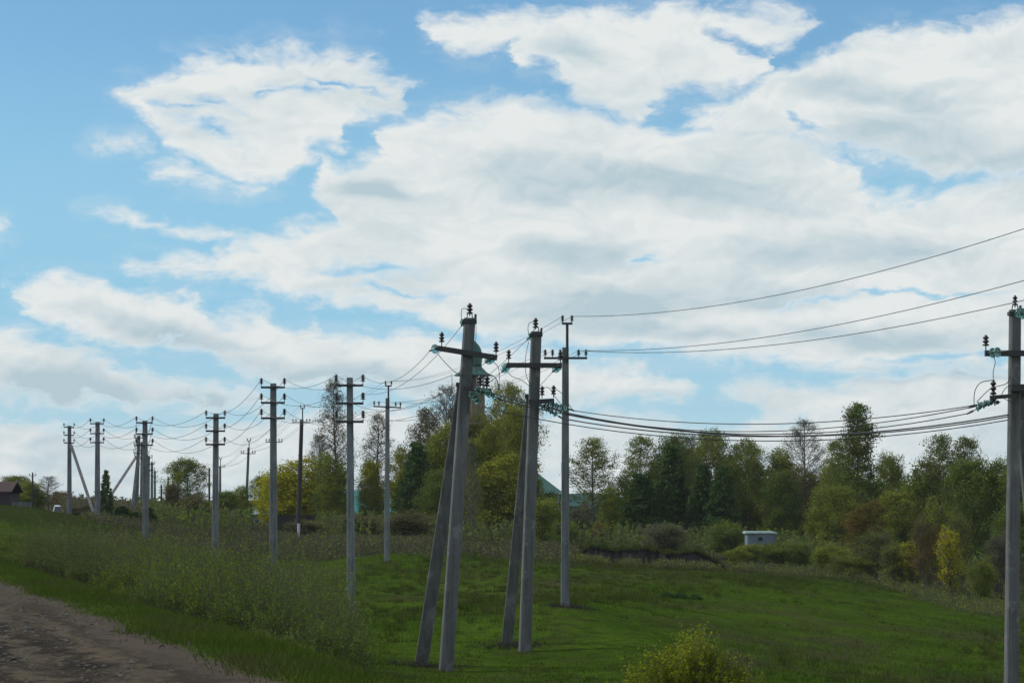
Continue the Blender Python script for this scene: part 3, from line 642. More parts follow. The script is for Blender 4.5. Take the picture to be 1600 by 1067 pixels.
def house(name, cx, cy, w, d, zw, ridge, z0, mw, mr, label, cat='building', ov=.4, hip=0.0, rz=0, wins=(), door=None, group=None, rname='roof', trim=None):
    """walls with a pitched roof (ridge along x), eaves, windows (x, z, w, h) on the front"""
    r = empty(name, (cx, cy, z0), label, cat, group, rz); hw, hd, H0, HR = w / 2, d / 2, zw - z0, ridge - z0
    def bld(nm, b, m, par=None):
        me = bpy.data.meshes.new(nm); me.from_pydata(b.v, [], b.f); me.materials.append(m); o = bpy.data.objects.new(nm, me); COL.objects.link(o); o.parent = par or r; return o
    b = MB(); b.rings([[Vector((x, y, z)) for x, y in ((-hw, -hd), (hw, -hd), (hw, hd), (-hw, hd))] for z in (-1.0, H0)])
    if not hip: b._add([(-hw, -hd, H0), (-hw, hd, H0), (-hw, 0, HR - .05), (hw, -hd, H0), (hw, hd, H0), (hw, 0, HR - .05)], [(0, 2, 1), (3, 4, 5)])
    bld('wall', b, mw)
    b = MB(); e = ov; th = .12; sl = (HR - H0) / hd; ez = H0 - e * sl; hx = hw * hip
    lo = [(-hw - e, -hd - e, ez), (hw + e, -hd - e, ez), (hw + e, hd + e, ez), (-hw - e, hd + e, ez)]; rg_ = [(-hw - e + hx, 0, HR), (hw + e - hx, 0, HR)]
    for dz in (0, th): b._add([(x, y, z + dz) for x, y, z in lo + rg_], [(0, 1, 5, 4), (2, 3, 4, 5), (0, 4, 3), (1, 2, 5)])
    b._add([(x, y, z) for x, y, z in lo] + [(x, y, z + th) for x, y, z in lo], [(0, 1, 5, 4), (1, 2, 6, 5), (2, 3, 7, 6), (3, 0, 4, 7)]); ro = bld(rname, b, mr)
    if trim:
        b = MB(); b.box((0, -hd - e - .05, ez + .02), w + 2 * e, .14, .22); b.tube([(hw + e, -hd - e - .03, ez + .03), (hw + e, 0, HR + .03)], .13, 5); bld('gutter', b, trim, ro)
    for wx, wz, ww, wh in wins:
        b = MB(); b.box((wx, -hd - .015, wz), ww, .05, wh); o = bld('window', b, M_DARK); b = MB()
        for s_ in (-1, 1): b.box((wx + s_ * (ww / 2 + .04), -hd - .02, wz), .08, .09, wh + .16); b.box((wx, -hd - .022, wz + s_ * (wh / 2 + .04)), ww - .01, .088, .08)
        b.box((wx, -hd - .045, wz), .05, .03, wh - .02); bld('frame', b, M_WHITE, o)
    if door:
        b = MB(); b.box((door[0], -hd - .02, door[1] / 2 + .05), door[2], .06, door[1]); bld('door', b, mat('door_paint', (.08, .06, .05), .6), r)
    return r
wins = [(x, 3.0, .9, 1.8) for x in (-4.5, -2.2, 0, 2.2, 4.5)]
house('mosque_hall', (802 - 800) * k, DM + 8, 14.0, 12, Z(766), Z(722), zg, M_WHITE, M_GRF, 'white hall with a hipped green roof showing left of the field pole', 'mosque', .5, .85, 0, wins, (5.6, 2.2, 1.1), trim=mat('pale_gutter', (.35, .5, .46), .5))
house('green_annex', (922 - 800) * k, DM + 4, 8.6, 7, Z(790), Z(772), zg, mat('dull_green_wall', (.03, .085, .065), .8), M_GRF, 'low green-roofed annex behind the freestanding birch', 'building', .3, 0, 0, [(-2.4, 1.4, .9, 1.1), (0, 1.4, .9, 1.1), (2.4, 1.4, .9, 1.1)])
kk = 240 / F
house('turquoise_building', (582 - 800) * kk, 240, 9.0, 7, (HOR - 800) * kk, (HOR - 768) * kk, -3.6, mat('pale_plaster', (.20, .25, .23), .8), M_TURQ, 'long building with turquoise roof glimpsed through the trees by the slim pole', 'building', .4, 0, 0, [(x, 1.1, .9, .9) for x in (-3.2, -1.6, 0, 1.6)], (3.6, 1.6, .9))
kk = 262 / F
house('small_house', (404 - 800) * kk, 262, 2.6, 3.0, (HOR - 803) * kk, (HOR - 794) * kk, -3.2, mat('blue_green_boards', (.07, .12, .11), .8), mat('pale_roof_sheet', (.30, .42, .40), .5), 'little pale-roofed house below the street lamp', 'house', .2, 0, 0, [(-.6, .8, .5, .5), (.6, .8, .5, .5)])
# brown board fence near the wooden pole
def board_fence(p0, p1, D, top, colr, label, zb=None, step=.16, th=.03, railh=.3):
    x0, x1 = (p0 - 800) / F * D, (p1 - 800) / F * D; z0 = h1((x0 + x1) / 2, D); zt = (HOR - top) / F * D; m = mat('fence_boards', colr, .9, tuple(c * .6 for c in colr), 1.5, stretch=(6, 1, .5))
    r = empty('board_fence', (x0, D, z0), label, 'fence'); b = MB(r.location); x = x0; i = 0
    while x < x1:
        b.box((x, D, (z0 + zt) / 2 - .1), step * .93, th, zt - z0 + .2 + .03 * math.sin(i * 2.1)); x += step; i += 1
    b.build('boards', m, r); b = MB(r.location)
    for zz_ in (.3, .8): b.box(((x0 + x1) / 2, D + .05, z0 + (zt - z0) * zz_), x1 - x0, .05, .09)
    b.build('rail', m, r); x = x0 + .1
    while x < x1 + .1:
        b = MB(r.location); b.box((x, D + .13, (z0 + zt) / 2 - .15), .11, .11, zt - z0 + .3); b.build('post', m, r); x += 2.4
board_fence(424, 492, 205, 805, (.045, .036, .034), 'dark brown board fence behind the white-stubbed wooden pole')
board_fence(20, 50, 205, 784, (.15, .15, .15), 'grey board fence right of the brown house')
# house at the far left
kk = 214 / F
house('brown_house', (-14 - 800) * kk, 214, 4.4, 4.5, (HOR - 768) * kk, (HOR - 754) * kk, h1((-14 - 800) * kk, 214), mat('brown_boards', (.045, .034, .034), .85), mat('rust_red_roof', (.065, .030, .022), .7), 'dark brown wooden house with rusty roof at the left edge', 'house', .25, 0, 0, [(-.8, .7, .5, .5), (.9, .7, .5, .5)])
# thin bare post on the left
D = 218; x = (51 - 800) / F * D; z = h1(x, D); r = empty('utility_pole', (x, D, z), 'thin wooden pole rising behind the grey fence', 'utility pole')
b = MB(r.location); b.tube([(x, D, z - .3), (x, D, (HOR - 738) / F * D)], [.10, .07], 8); b.build('shaft', M_WOOD, r); b = MB(r.location); bar(b, (x - .35, D - .1, (HOR - 743) / F * D), (x + .35, D - .1, (HOR - 743) / F * D), .06, .06); b.build('crossarm', M_STEEL, r)
for q in (-.28, .28): insulator((x + q, D - .1, (HOR - 743) / F * D + .03), r, .05, .16, .04)
for px, top, D, bp, lb in ((278, 737, 232, 277, 'bare wooden pole behind the left of the round tree'), (252, 757, 250, 251, 'short bare wooden pole left of the round tree'), (263, 745, 244, 262, 'bare wooden pole between two others left of the round tree'), (327, 731, 236, 327, 'bare wooden pole right of the round tree')):
    x = (px - 800) / F * D; z = h1(x, D); r = empty('utility_pole', (x, D, z), lb, 'utility pole', 'bare wooden poles around the round tree')
    zt = (HOR - top) / F * D; b = MB(r.location); b.tube([(x, D, z - .3), (x, D, zt)], [.13, .09], 8); b.build('shaft', M_WOOD, r)
    b = MB(r.location); bar(b, (x - .25, D - .12, zt - .25), (x + .25, D - .12, zt - .25), .06, .06); b.build('crossarm', M_STEEL, r)
# street lamp
D = 225; x = (412.5 - 800) / F * D; z = h1(x, D); r = empty('street_lamp', (x, D, z), 'thin street lamp with a pale round head left of the second three-arm pole', 'street lamp')
zt = (HOR - 776) / F * D; b = MB(r.location); b.tube([(x, D, z - .2), (x, D, zt - .1), (x - .05, D - .02, zt)], [.07, .05, .04], 8); b.build('post', M_STEEL, r)
b = MB(r.location); b.lathe((x - .08, D, zt - .08), [(.05, -.12), (.22, -.05), (.28, .05), (.2, .16), (.05, .2)], 14); b.build('lamp_head', M_WHITE, r, smooth=True)
# white hut by the wood
D = 158; kk = D / F; x = (1188 - 800) * kk; z0 = h1(x, D); M_HUT = mat('pale_blue_grey_panels', (.20, .25, .27), .7, (.13, .17, .18), 2.5)
r = empty('hut', (x, D, z0), 'small pale grey hut with a mint-coloured flat roof under the wood', 'hut'); zt = (HOR - 833) * kk
b = MB(r.location); b.box((x, D, (z0 - .3 + zt) / 2), 1.95, 1.9, zt - z0 + .3)
for i in range(9): b.box((x - .95 + i * .2375, D - .965, (z0 + zt) / 2), .03, .03, zt - z0)
b.build('wall', M_HUT, r); b = MB(r.location); b.box((x - .05, D, zt + .05), 2.15, 2.2, .09); b.box((x - .15, D, zt + .12), 1.9, 1.9, .05); b.build('roof', mat('mint_roof', (.50, .62, .56), .5), r)
b = MB(r.location); b.box((x - .10, D - .98, zt - .35), .30, .04, .22); b.build('window', M_DARK, r)
b = MB(r.location); b.box((x + .52, D - .985, (z0 + zt) / 2 - .05), .5, .04, zt - z0 - .25); dr = b.build('door', mat('blue_grey_door', (.14, .17, .22), .6), r)
b = MB(r.location); b.box((x + .36, D - 1.02, (z0 + zt) / 2), .03, .04, .12); hd_ = b.build('handle', M_STEEL, r); hd_.parent = dr; hd_.location = (0, 0, 0)
# van coming over the rise, seen from the front
D = 292; kk = D / F; x = (91.5 - 800) * kk; zt = (HOR - 789) * kk; zb = zt - 2.25; M_VAN = mat('van_white', (.60, .63, .66), .35, (.52, .55, .58), 1)
r = empty('van', (x, D, zb), 'white van seen head-on coming over the rise beside the leftmost pole', 'van')
b = MB(r.location)
sec = [(-.0, .35, 1.75, .95), (.0, .95, 1.85, 1.0), (.55, 1.05, 1.86, 1.0), (1.25, 2.15, 1.6, .8), (1.6, 2.25, 1.55, .8), (4.6, 2.22, 1.6, .85)]
prof = [(0, .35), (0, .95), (.65, 1.10), (1.35, 2.12), (1.7, 2.25), (4.7, 2.22), (4.75, .35)]
rows = []
for sx_, ins in ((-1, .12), (-1, 0), (1, 0), (1, .12)):
    rows.append([Vector((x + sx_ * (.98 - ins - (.14 if pz > 1.5 else 0)), D + py_, zb + pz - (.03 if ins else 0))) for py_, pz in prof])
b.rings(rows); b.build('body', M_VAN, r)
b = MB(r.location); n_ = Vector((0, -1.02, .70)).normalized() * .012
b.quad(*[Vector((x + q[0], D + q[1], zb + q[2])) + n_ for q in ((-.80, .70, 1.17), (.80, .70, 1.17), (.72, 1.31, 2.06), (-.72, 1.31, 2.06))]); b.build('windscreen', mat('dark_glass', (.015, .02, .028), .1), r)
b = MB(r.location); b.box((x, D - .02, zb + .72), 1.0, .06, .22, bev=.02); b.build('grille', M_DARK, r); b = MB(r.location); b.box((x, D - .06, zb + .42), 1.86, .16, .24, bev=.04); b.build('bumper', M_DARK, r)
for s_ in (-1, 1):
    b = MB(r.location); b.box((x + s_ * .72, D - .02, zb + .78), .32, .07, .22, bev=.03); b.build('headlight', mat('headlight_glass', (.6, .62, .65), .15), r)
    b = MB(r.location); b.box((x + s_ * 1.08, D + .95, zb + 1.35), .16, .10, .26, bev=.03); b.build('mirror', M_DARK, r)
    for yy in (.85, 3.8):
        b = MB(r.location); b.lathe((x + s_ * .92 - .11, D + yy, zb + .33), [(.2, 0), (.32, .01), (.34, .05), (.34, .17), (.32, .21), (.2, .22)], 18, (1, 0, 0)); b.build('wheel', M_DARK, r)
# ------------------------------------------------------------------ vegetation
M_BARK = mat('grey_brown_bark', (.10, .092, .082), .95, (.065, .060, .055), 3, .3, 20)
M_BIRCH = mat('birch_bark', (.26, .25, .23), .9, (.05, .045, .04), 2.5, .1, 20, stretch=(1, 1, 4))
M_TWIG = mat('bare_twigs', (.120, .100, .085), .95, (.085, .070, .062), 2)
LM = dict(
 olive=leafmat('olive_leaves', (0.200, 0.225, 0.040), (0.265, 0.290, 0.047), (0.153, 0.193, 0.047)),
 green=leafmat('mid_green_leaves', (0.131, 0.186, 0.039), (0.186, 0.232, 0.041), (0.147, 0.147, 0.047)),
 dark=leafmat('dark_spruce_needles', (0.057, 0.105, 0.035), (0.079, 0.129, 0.040), (0.064, 0.095, 0.037), .1),
 yellow=leafmat('sunlit_yellow_green_leaves', (.46, .43, .020), (.52, .47, .024), (.34, .34, .024)),  # patch of sun on the willow put into the leaf colour, hence so bright
 lime=leafmat('lime_leaves', (0.218, 0.254, 0.035), (0.276, 0.299, 0.044), (0.160, 0.188, 0.037)),
 grey=leafmat('grey_green_buds', (0.159, 0.164, 0.089), (0.190, 0.197, 0.101), (0.152, 0.139, 0.097)),
 brown=leafmat('brown_green_buds', (0.165, 0.145, 0.074), (0.185, 0.174, 0.069), (0.172, 0.127, 0.074)),
 orange=leafmat('orange_brown_leaves', (0.215, 0.138, 0.033), (0.176, 0.143, 0.037), (0.242, 0.132, 0.026)),
 fore=leafmat('fresh_willow_leaves', (.27, .30, .022), (.33, .35, .026), (.20, .24, .022), .35, 1.5),
 weep=leafmat('weeping_yellow_green', (0.238, 0.245, 0.033), (0.309, 0.301, 0.033), (0.183, 0.206, 0.039)),
)
def quads(c, s, rg, aspect=1.0, droop=0.0):
    """leaf quads at centres c (n,3), half-size s; random facing"""
    n = len(c); a = rg.normal(size=(n, 3)); a[:, 2] -= droop; a /= np.linalg.norm(a, axis=1)[:, None]
    b_ = np.cross(a, rg.normal(size=(n, 3))); b_ /= np.linalg.norm(b_, axis=1)[:, None] + 1e-9
    s = (s * rg.uniform(.6, 1.4, n))[:, None] if np.isscalar(s) else s[:, None]
    a = a * s * aspect; b_ = b_ * s
    return np.stack([c - a, c + b_ * .8, c + a, c - b_ * .8], 1).reshape(-1, 3)
def sticks(p0, p1, r):
    """thin three-sided twigs between rows of points, as quads; r at the foot, a third at the tip"""
    n = len(p0); d = p1 - p0; up = np.array([0.31, .2, .93]); u = np.cross(d, up); u /= np.linalg.norm(u, axis=1)[:, None] + 1e-9
    w = np.cross(d, u); w /= np.linalg.norm(w, axis=1)[:, None] + 1e-9; r = np.broadcast_to(np.asarray(r, float), (n,))[:, None]; out = []
    for k in range(3):
        a0, a1 = 2 * math.pi * k / 3, 2 * math.pi * (k + 1) / 3
        o0 = u * math.cos(a0) + w * math.sin(a0); o1 = u * math.cos(a1) + w * math.sin(a1)
        out.append(np.stack([p0 + o0 * r, p0 + o1 * r, p1 + o1 * r * .35, p1 + o0 * r * .35], 1).reshape(-1, 3))
    return np.concatenate(out)
def tree_proto(seed, Hh, Rr, prof, cb=.25, nl=34, up=.55, droop=0.0, leaf=.10, nleaf=6500, sig=.28, barkm=None, leafm=None, lean=0.0, weep=0.0, stems=1, twigs=900, sub=9, trunk_r=None):
    """returns (trunk mesh, crown mesh): trunk with limbs; crown with twigs and leaves"""
    rg = np.random.default_rng(seed); tb = MB(); ends = []; P0 = []; P1 = []; RR = []
    for st in range(stems):
        ang = rg.uniform(0, 6.28); off = (0 if stems == 1 else Rr * .33); ht = Hh * (1 if st == 0 else rg.uniform(.72, .97))
        base = np.array([math.cos(ang) * off * .3, math.sin(ang) * off * .3, 0]); topp = np.array([math.cos(ang) * off + lean, math.sin(ang) * off, ht])
        tr = trunk_r or Hh * .011; pts = []; n = 9; w1, w2 = rg.uniform(-1, 1, 2) * Hh * .018
        for i in range(n + 1):
            t = i / n; pts.append(base * (1 - t) + topp * t + np.array([math.sin(t * 5 + w1 * 9) * w1, math.sin(t * 4 + 2 + w2 * 7) * w2, 0]) * min(1, t * 3))
        rad = [tr * (1.25 if i == 0 else 1) * (1 - .93 * (i / n)) / (1 if stems == 1 else 1.4) + .006 for i in range(n + 1)]
        tb.tube([tuple(p) for p in pts], rad, 7); PT = np.array(pts)
        trunk_at = lambda t: np.array([np.interp(t, np.linspace(0, 1, n + 1), PT[:, k]) for k in range(3)])
        nls = nl // stems
        for k in range(nls):
            t = cb + (1 - cb) * ((k + rg.uniform(0, 1)) / nls) ** .9; t = min(t, .985); az = k * 2.399 + rg.uniform(-.5, .5)
            rel = (t - cb) / (1 - cb); L = Rr * prof(rel) * rg.uniform(.72, 1.12) / (1 if stems == 1 else 1.35); L = max(L, .15)
            e = up * (1 - .3 * rel) + rg.uniform(-.15, .15) + .35 * rel * (up > 0); p = trunk_at(t); q = p.copy(); line = [p.copy()]; m = 5
            for j in range(m):
                ee = e - droop * (j + 1) / m
                q = q + np.array([math.cos(az) * math.cos(ee), math.sin(az) * math.cos(ee), math.sin(ee)]) * L / m; az += rg.uniform(-.18, .18); line.append(q.copy())
            r0 = max(.012, tr * (1 - .9 * t) * .5); tb.tube([tuple(x) for x in line], [r0 * (1 - .8 * i / m) + .004 for i in range(m + 1)], 4)
            LN = np.array(line); ns = max(3, int(sub * (.4 + L / Rr)))
            for s_i in range(ns):
                f = rg.uniform(.22, 1.0); sp0 = np.array([np.interp(f * m, np.arange(m + 1), LN[:, c]) for c in range(3)])
                dr = LN[-1] - LN[0]; dr = dr / (np.linalg.norm(dr) + 1e-9) * .8 + rg.normal(size=3) * .55; dr[2] += .15 - weep * 1.6; dr /= np.linalg.norm(dr)
                sl = (.22 + .28 * (1 - f)) * L * rg.uniform(.6, 1.2) + .15 + weep * .9 * rg.uniform(.4, 1)
                P0.append(sp0); P1.append(sp0 + dr * sl); RR.append(.011)
    P0, P1, RR = map(np.array, (P0, P1, RR)); ns = len(P0)
    k = rg.integers(0, ns, twigs); f = rg.uniform(.3, 1, twigs)[:, None]; a = P0[k] + (P1[k] - P0[k]) * f
    dd = (P1[k] - P0[k]); dd = dd / (np.linalg.norm(dd, axis=1)[:, None] + 1e-9) + rg.normal(size=(twigs, 3)) * .5; dd[:, 2] -= weep * 1.5
    dd /= np.linalg.norm(dd, axis=1)[:, None]; tl = rg.uniform(.2, .6, twigs)[:, None] * (Rr * .28 + .15) * (1 + weep); bb = a + dd * tl
    V = [sticks(P0, P1, RR), sticks(a, bb, .006)]; nst = sum(len(v) // 4 for v in V)
    A = np.concatenate([P0, a]); B = np.concatenate([P1, bb]); wgt = rg.gamma(.9, 1, len(A)); wgt[:ns] *= 1.5; wgt /= wgt.sum()
    k = rg.choice(len(A), nleaf, p=wgt); f = rg.uniform(.25, 1.05, nleaf)[:, None]
    c = A[k] + (B[k] - A[k]) * f + rg.normal(size=(nleaf, 3)) * sig * np.array([1, 1, .8])
    c[:, 2] = np.maximum(c[:, 2], .1)
    V.append(quads(c, leaf, rg, 1.15, weep)); V = np.concatenate(V); mi = np.ones(len(V) // 4, int); mi[:nst] = 0
    cm = soup('crown', V, 4, [M_TWIG, leafm or LM['green']], mi)
    lv = V[nst * 4::4]; rr_ = np.hypot(lv[:, 0], lv[:, 1]); Hh = float(np.percentile(lv[:, 2], 98.6)); Rr = float(np.percentile(rr_, 93))
    tm = bpy.data.meshes.new('trunk'); tm.from_pydata(tb.v, [], tb.f); tm.materials.append(barkm or M_BARK); tm.polygons.foreach_set('use_smooth', [True] * len(tm.polygons))
    return tm, cm, Hh, Rr
oval = lambda r: (math.sin(math.pi * min(1, (r * .86 + .12))) ** .7)
roundp = lambda r: (max(0, 1 - (r * 1.02 - .42) ** 2 / .36)) ** .5 + .05
cone = lambda r: (1 - r) ** .8 * .95 + .04
conew = lambda r: min(1, .55 + r * 2) * (1 - r) ** .6 + .06
tall = lambda r: min(1, .35 + r * 2.2) * (1 - r) ** .45 + .05
PR = dict(
 airy=[tree_proto(11, 11, 2.3, oval, .20, 50, .75, .25, .055, 9500, .20, M_BIRCH, twigs=2600), tree_proto(12, 11, 2.1, tall, .18, 50, .8, .3, .055, 10000, .20, M_BIRCH, twigs=2600)],
 bare=[tree_proto(21, 12, 2.2, oval, .22, 54, .85, .15, .038, 3800, .16, M_BIRCH, twigs=4600, sub=14), tree_proto(22, 12, 1.9, tall, .16, 60, .8, .25, .042, 6000, .18, M_BIRCH, twigs=4600, sub=14)],
 round=[tree_proto(31, 10, 2.6, roundp, .26, 54, .6, .2, .062, 17000, .26, twigs=2200), tree_proto(32, 10, 2.4, oval, .22, 54, .7, .2, .062, 17000, .26, twigs=2200, stems=2)],
 full=[tree_proto(41, 9, 2.6, roundp, .08, 60, .5, .2, .066, 26000, .30, twigs=1600), tree_proto(42, 9, 2.5, oval, .06, 64, .55, .2, .066, 26000, .30, twigs=1600, stems=3)],
 poplar=[tree_proto(51, 13, 2.5, conew, .12, 76, .75, .2, .060, 21000, .20, twigs=3000, sub=11)],
 spruce=[tree_proto(61, 9, 2.0, cone, .06, 100, -.05, .25, .065, 24000, .13, twigs=900, sub=12), tree_proto(62, 9, 1.8, cone, .04, 100, .05, .3, .065, 21000, .12, twigs=900, sub=12)],
 weep=[tree_proto(71, 13, 3.0, roundp, .08, 66, .7, 1.0, .058, 30000, .22, M_BIRCH, weep=.8, twigs=3400, sub=12), tree_proto(72, 13, 2.8, oval, .06, 66, .8, 1.1, .058, 27000, .22, M_BIRCH, weep=.8, twigs=3400, sub=12)],
 shrub=[tree_proto(81, 3, 1.7, roundp, .04, 54, .8, .1, .042, 11000, .17, stems=5, twigs=1500, trunk_r=.03), tree_proto(82, 3, 1.6, oval, .04, 54, .8, .1, .042, 11000, .17, stems=6, twigs=1500, trunk_r=.03)],
 twiggy=[tree_proto(91, 4.5, 1.5, tall, .06, 70, 1.0, .1, .034, 6500, .13, stems=7, twigs=3400, trunk_r=.03), tree_proto(92, 4.5, 1.7, oval, .06, 70, 1.0, .1, .034, 6500, .13, stems=8, twigs=3400, trunk_r=.03)],
)
def plant(kind, v, px, top, wpx, D, lm, label, base=None, cat='tree', group=None, bark=None, name=None, rz=None):
    """a tree of the given kind: px, top row and crown width as seen, D metres away; it stands on the ground there"""
    tm, cm, Hh, Rr = PR[kind][v]; x = (px - 800) / F * D; z0 = h1(x, D) if base is None else (HOR - base) / F * D
    hh = (HOR - top) / F * D - z0; sz = hh / Hh; sx = wpx / F * D / (2 * Rr)
    nm = name or {'airy': 'birch_tree', 'bare': 'birch_tree', 'round': 'broadleaf_tree', 'full': 'broadleaf_tree', 'poplar': 'aspen_tree', 'spruce': 'spruce_tree', 'weep': 'birch_tree', 'shrub': 'shrub', 'twiggy': 'shrub', 'fore': 'shrub'}[kind]
    rz = rng.uniform(0, 6.28) if rz is None else rz
    r = empty(nm, (x, D, z0 - .05), label, cat, group, rz); r.scale = (sx, sx, sz)
    for nmm, mm, ov in (('trunk', tm, bark), ('crown', cm, None)):
        o = bpy.data.objects.new(nmm, mm); COL.objects.link(o); o.parent = r
        if ov: o.material_slots[0].link = 'OBJECT'; o.material_slots[0].material = ov
        if nmm == 'crown' and lm: o.material_slots[1].link = 'OBJECT'; o.material_slots[1].material = LM[lm]
    return r
GF, GM, GR, GS = 'trees at the far left by the house', 'trees behind the poles around the minaret', 'trees of the wood on the right', 'bushes at the foot of the wood'
# far left
plant('full', 0, 22, 744, 60, 235, 'olive', 'olive-yellow tree directly behind the brown house', group=GF)
plant('full', 1, 52, 753, 46, 232, 'olive', 'olive tree behind the grey fence, beside the house', group=GF)
plant('bare', 0, 76, 744, 44, 312, 'brown', 'brownish half-bare tree with spiky top left of the van', group=GF, bark=M_BARK)
plant('shrub', 0, 96, 768, 36, 318, 'orange', 'rusty-leaved bush just above the white van', cat='bush', group=GF)
plant('twiggy', 1, 62, 768, 40, 305, 'brown', 'low brown bush between grey fence and van', cat='bush', group=GF)
plant('spruce', 1, 166, 736, 26, 176, 'dark', 'thin young spruce between the two slanted braces', group='young spruces by the braced poles')
plant('spruce', 0, 191, 790, 40, 172, 'dark', 'squat young spruce left of the bunched row of poles', group='young spruces by the braced poles')
plant('spruce', 1, 232, 792, 34, 170, 'dark', 'young spruce at the foot of the bunched row of poles', group='young spruces by the braced poles')
plant('twiggy', 0, 140, 786, 44, 178, 'brown', 'dark brown scrub bush left of the thin spruce', cat='bush', group=GF)
plant('twiggy', 1, 120, 790, 36, 182, 'brown', 'low twiggy bush at the foot of the leftmost pole', cat='bush', group=GF)
plant('twiggy', 0, 212, 796, 34, 185, 'green', 'low dark bush behind the squat spruce', cat='bush', group=GF)
plant('round', 0, 292, 718, 68, 205, 'olive', 'pale green round-headed tree left of the third three-arm pole', group=GM)
plant('round', 1, 276, 758, 36, 200, 'brown', 'small brownish tree under the left side of the round tree', group=GM)
plant('full', 1, 300, 775, 58, 190, 'brown', 'grey-brown leafless tree clump below the round tree', group=GM)
plant('full', 0, 258, 792, 36, 188, 'green', 'dark green bush at the left foot of the round tree', cat='bush', group=GM)
plant('full', 0, 352, 768, 54, 195, 'olive', 'green tree just right of the third three-arm pole', group=GM)
plant('full', 1, 378, 762, 40, 198, 'olive', 'yellowish-green tree below the small leaning pole', group=GM)
plant('round', 0, 407, 744, 36, 240, 'olive', 'thin pale tree behind the street lamp', group=GM)
plant('full', 1, 456, 720, 96, 214, 'yellow', 'bright yellow willow behind the dark wooden pole', group=GM, name='willow_tree', rz=1.0)
plant('full', 0, 428, 742, 60, 224, 'yellow', 'left shoulder of yellow willow growth behind the second three-arm pole', group=GM, name='willow_tree')
plant('full', 0, 498, 742, 60, 222, 'yellow', 'lower yellow-green willow merging into the bright one', group=GM, name='willow_tree')
plant('bare', 1, 524, 596, 62, 212, 'brown', 'tallest half-bare birch behind the nearest three-arm pole', group=GM)
plant('bare', 0, 500, 680, 46, 214, 'grey', 'lower half-bare birch left of the tallest one', group=GM)
plant('full', 1, 520, 715, 58, 205, 'olive', 'dense olive tree below the tallest bare birch', group=GM)
plant('bare', 1, 592, 648, 56, 212, 'brown', 'half-bare birch just left of the slim pole', group=GM)
plant('full', 0, 580, 722, 44, 206, 'weep', 'yellowish-green tree behind the slim pole, left side', group=GM)
plant('full', 1, 630, 704, 50, 204, 'weep', 'yellow-green tree between slim pole and dark spruce', group=GM)
plant('spruce', 0, 650, 694, 66, 196, 'dark', 'dark spruce left of the near leaning brace', group=GM)
plant('airy', 0, 668, 640, 62, 200, 'brown', 'brown-twigged birch left of the near braced pole', group=GM)
plant('bare', 0, 697, 604, 74, 204, 'brown', 'tall brown-twigged birch crossing behind the near braced pole', group=GM)
plant('full', 0, 690, 735, 80, 192, 'green', 'dark green tree behind the near braced poles', group=GM)
plant('weep', 1, 752, 655, 80, 205, 'weep', 'drooping olive-yellow birch in front of the minaret', group=GM)
plant('weep', 0, 795, 606, 100, 203, 'weep', 'largest drooping birch, just left of the second braced pole', group=GM)
plant('full', 0, 808, 640, 62, 198, 'weep', 'tall full yellow-green birch just left of the second braced pole', group=GM, name='birch_tree')
plant('full', 1, 762, 664, 60, 200, 'weep', 'full olive birch right of the minaret tower', group=GM, name='birch_tree')
plant('weep', 1, 716, 640, 70, 206, 'brown', 'brown drooping birch behind the near braced pole shaft', group=GM)
plant('full', 1, 775, 715, 110, 190, 'weep', 'broad green tree beneath the drooping birches', group=GM)
plant('full', 0, 826, 738, 44, 192, 'green', 'dark green tree behind the second braced pole', group=GM)
plant('full', 1, 856, 772, 56, 190, 'green', 'low dark green tree below the hall roof', group=GM)
plant('shrub', 0, 846, 780, 60, 168, 'lime', 'lime-green bush behind the foot of the second brace', cat='bush', group=GM)
r_ = plant('bare', 1, 737, 690, 36, 176, 'grey', 'slender young birch with a white crooked trunk between the pole pairs', group=GM)
plant('full', 1, 682, 672, 66, 198, 'olive', 'full olive tree between the dark spruce and the near braced pole', group=GM)
plant('full', 0, 735, 690, 60, 196, 'weep', 'full yellow-green tree filling the space under the minaret', group=GM)
# right-hand wood
plant('airy', 0, 926, 686, 74, 205, 'olive', 'freestanding airy birch right of the field pole', group=GR)
plant('twiggy', 0, 905, 790, 50, 180, 'grey', 'thin grey-green saplings just right of the field pole', cat='bush', group=GR)
plant('round', 1, 950, 764, 44, 186, 'lime', 'small yellow-green tree in front of the freestanding birch', group=GR)
plant('shrub', 1, 936, 818, 26, 178, 'orange', 'small orange-leaved bush below the freestanding birch', cat='bush', group=GR)
plant('airy', 1, 1003, 684, 60, 214, 'olive', 'tall light-crowned birch right of the freestanding one', group=GR)
plant('full', 1, 982, 745, 50, 204, 'green', 'green tree at the left end of the wood', group=GR)
plant('spruce', 0, 1000, 742, 76, 190, 'dark', 'leftmost dark spruce of the wood', group=GR)
plant('round', 0, 1050, 682, 64, 214, 'green', 'greenish tree topping the second spruce', group=GR)
plant('spruce', 1, 1048, 700, 74, 192, 'dark', 'second dark spruce, the tallest of the wood', group=GR)
plant('airy', 0, 1078, 682, 50, 222, 'grey', 'pale airy birch behind the tallest spruce', group=GR)
plant('round', 0, 1110, 676, 66, 216, 'olive', 'round-topped birch at the middle of the wood', group=GR)
plant('spruce', 1, 1098, 728, 66, 190, 'dark', 'third dark spruce below the round-topped birch', group=GR)
plant('spruce', 0, 1128, 732, 62, 188, 'dark', 'fourth dark spruce, right of the others', group=GR)
plant('round', 0, 1166, 690, 66, 215, 'olive', 'round olive-topped tree directly above the white hut', group=GR)
plant('round', 1, 1205, 706, 70, 216, 'olive', 'lower round tree right above the white hut', group=GR)
plant('full', 0, 1222, 738, 66, 208, 'green', 'green tree between the white hut and the bare birch', group=GR)
plant('bare', 0, 1258, 657, 76, 218, 'grey', 'nearly leafless tall birch standing above the wood', group=GR)
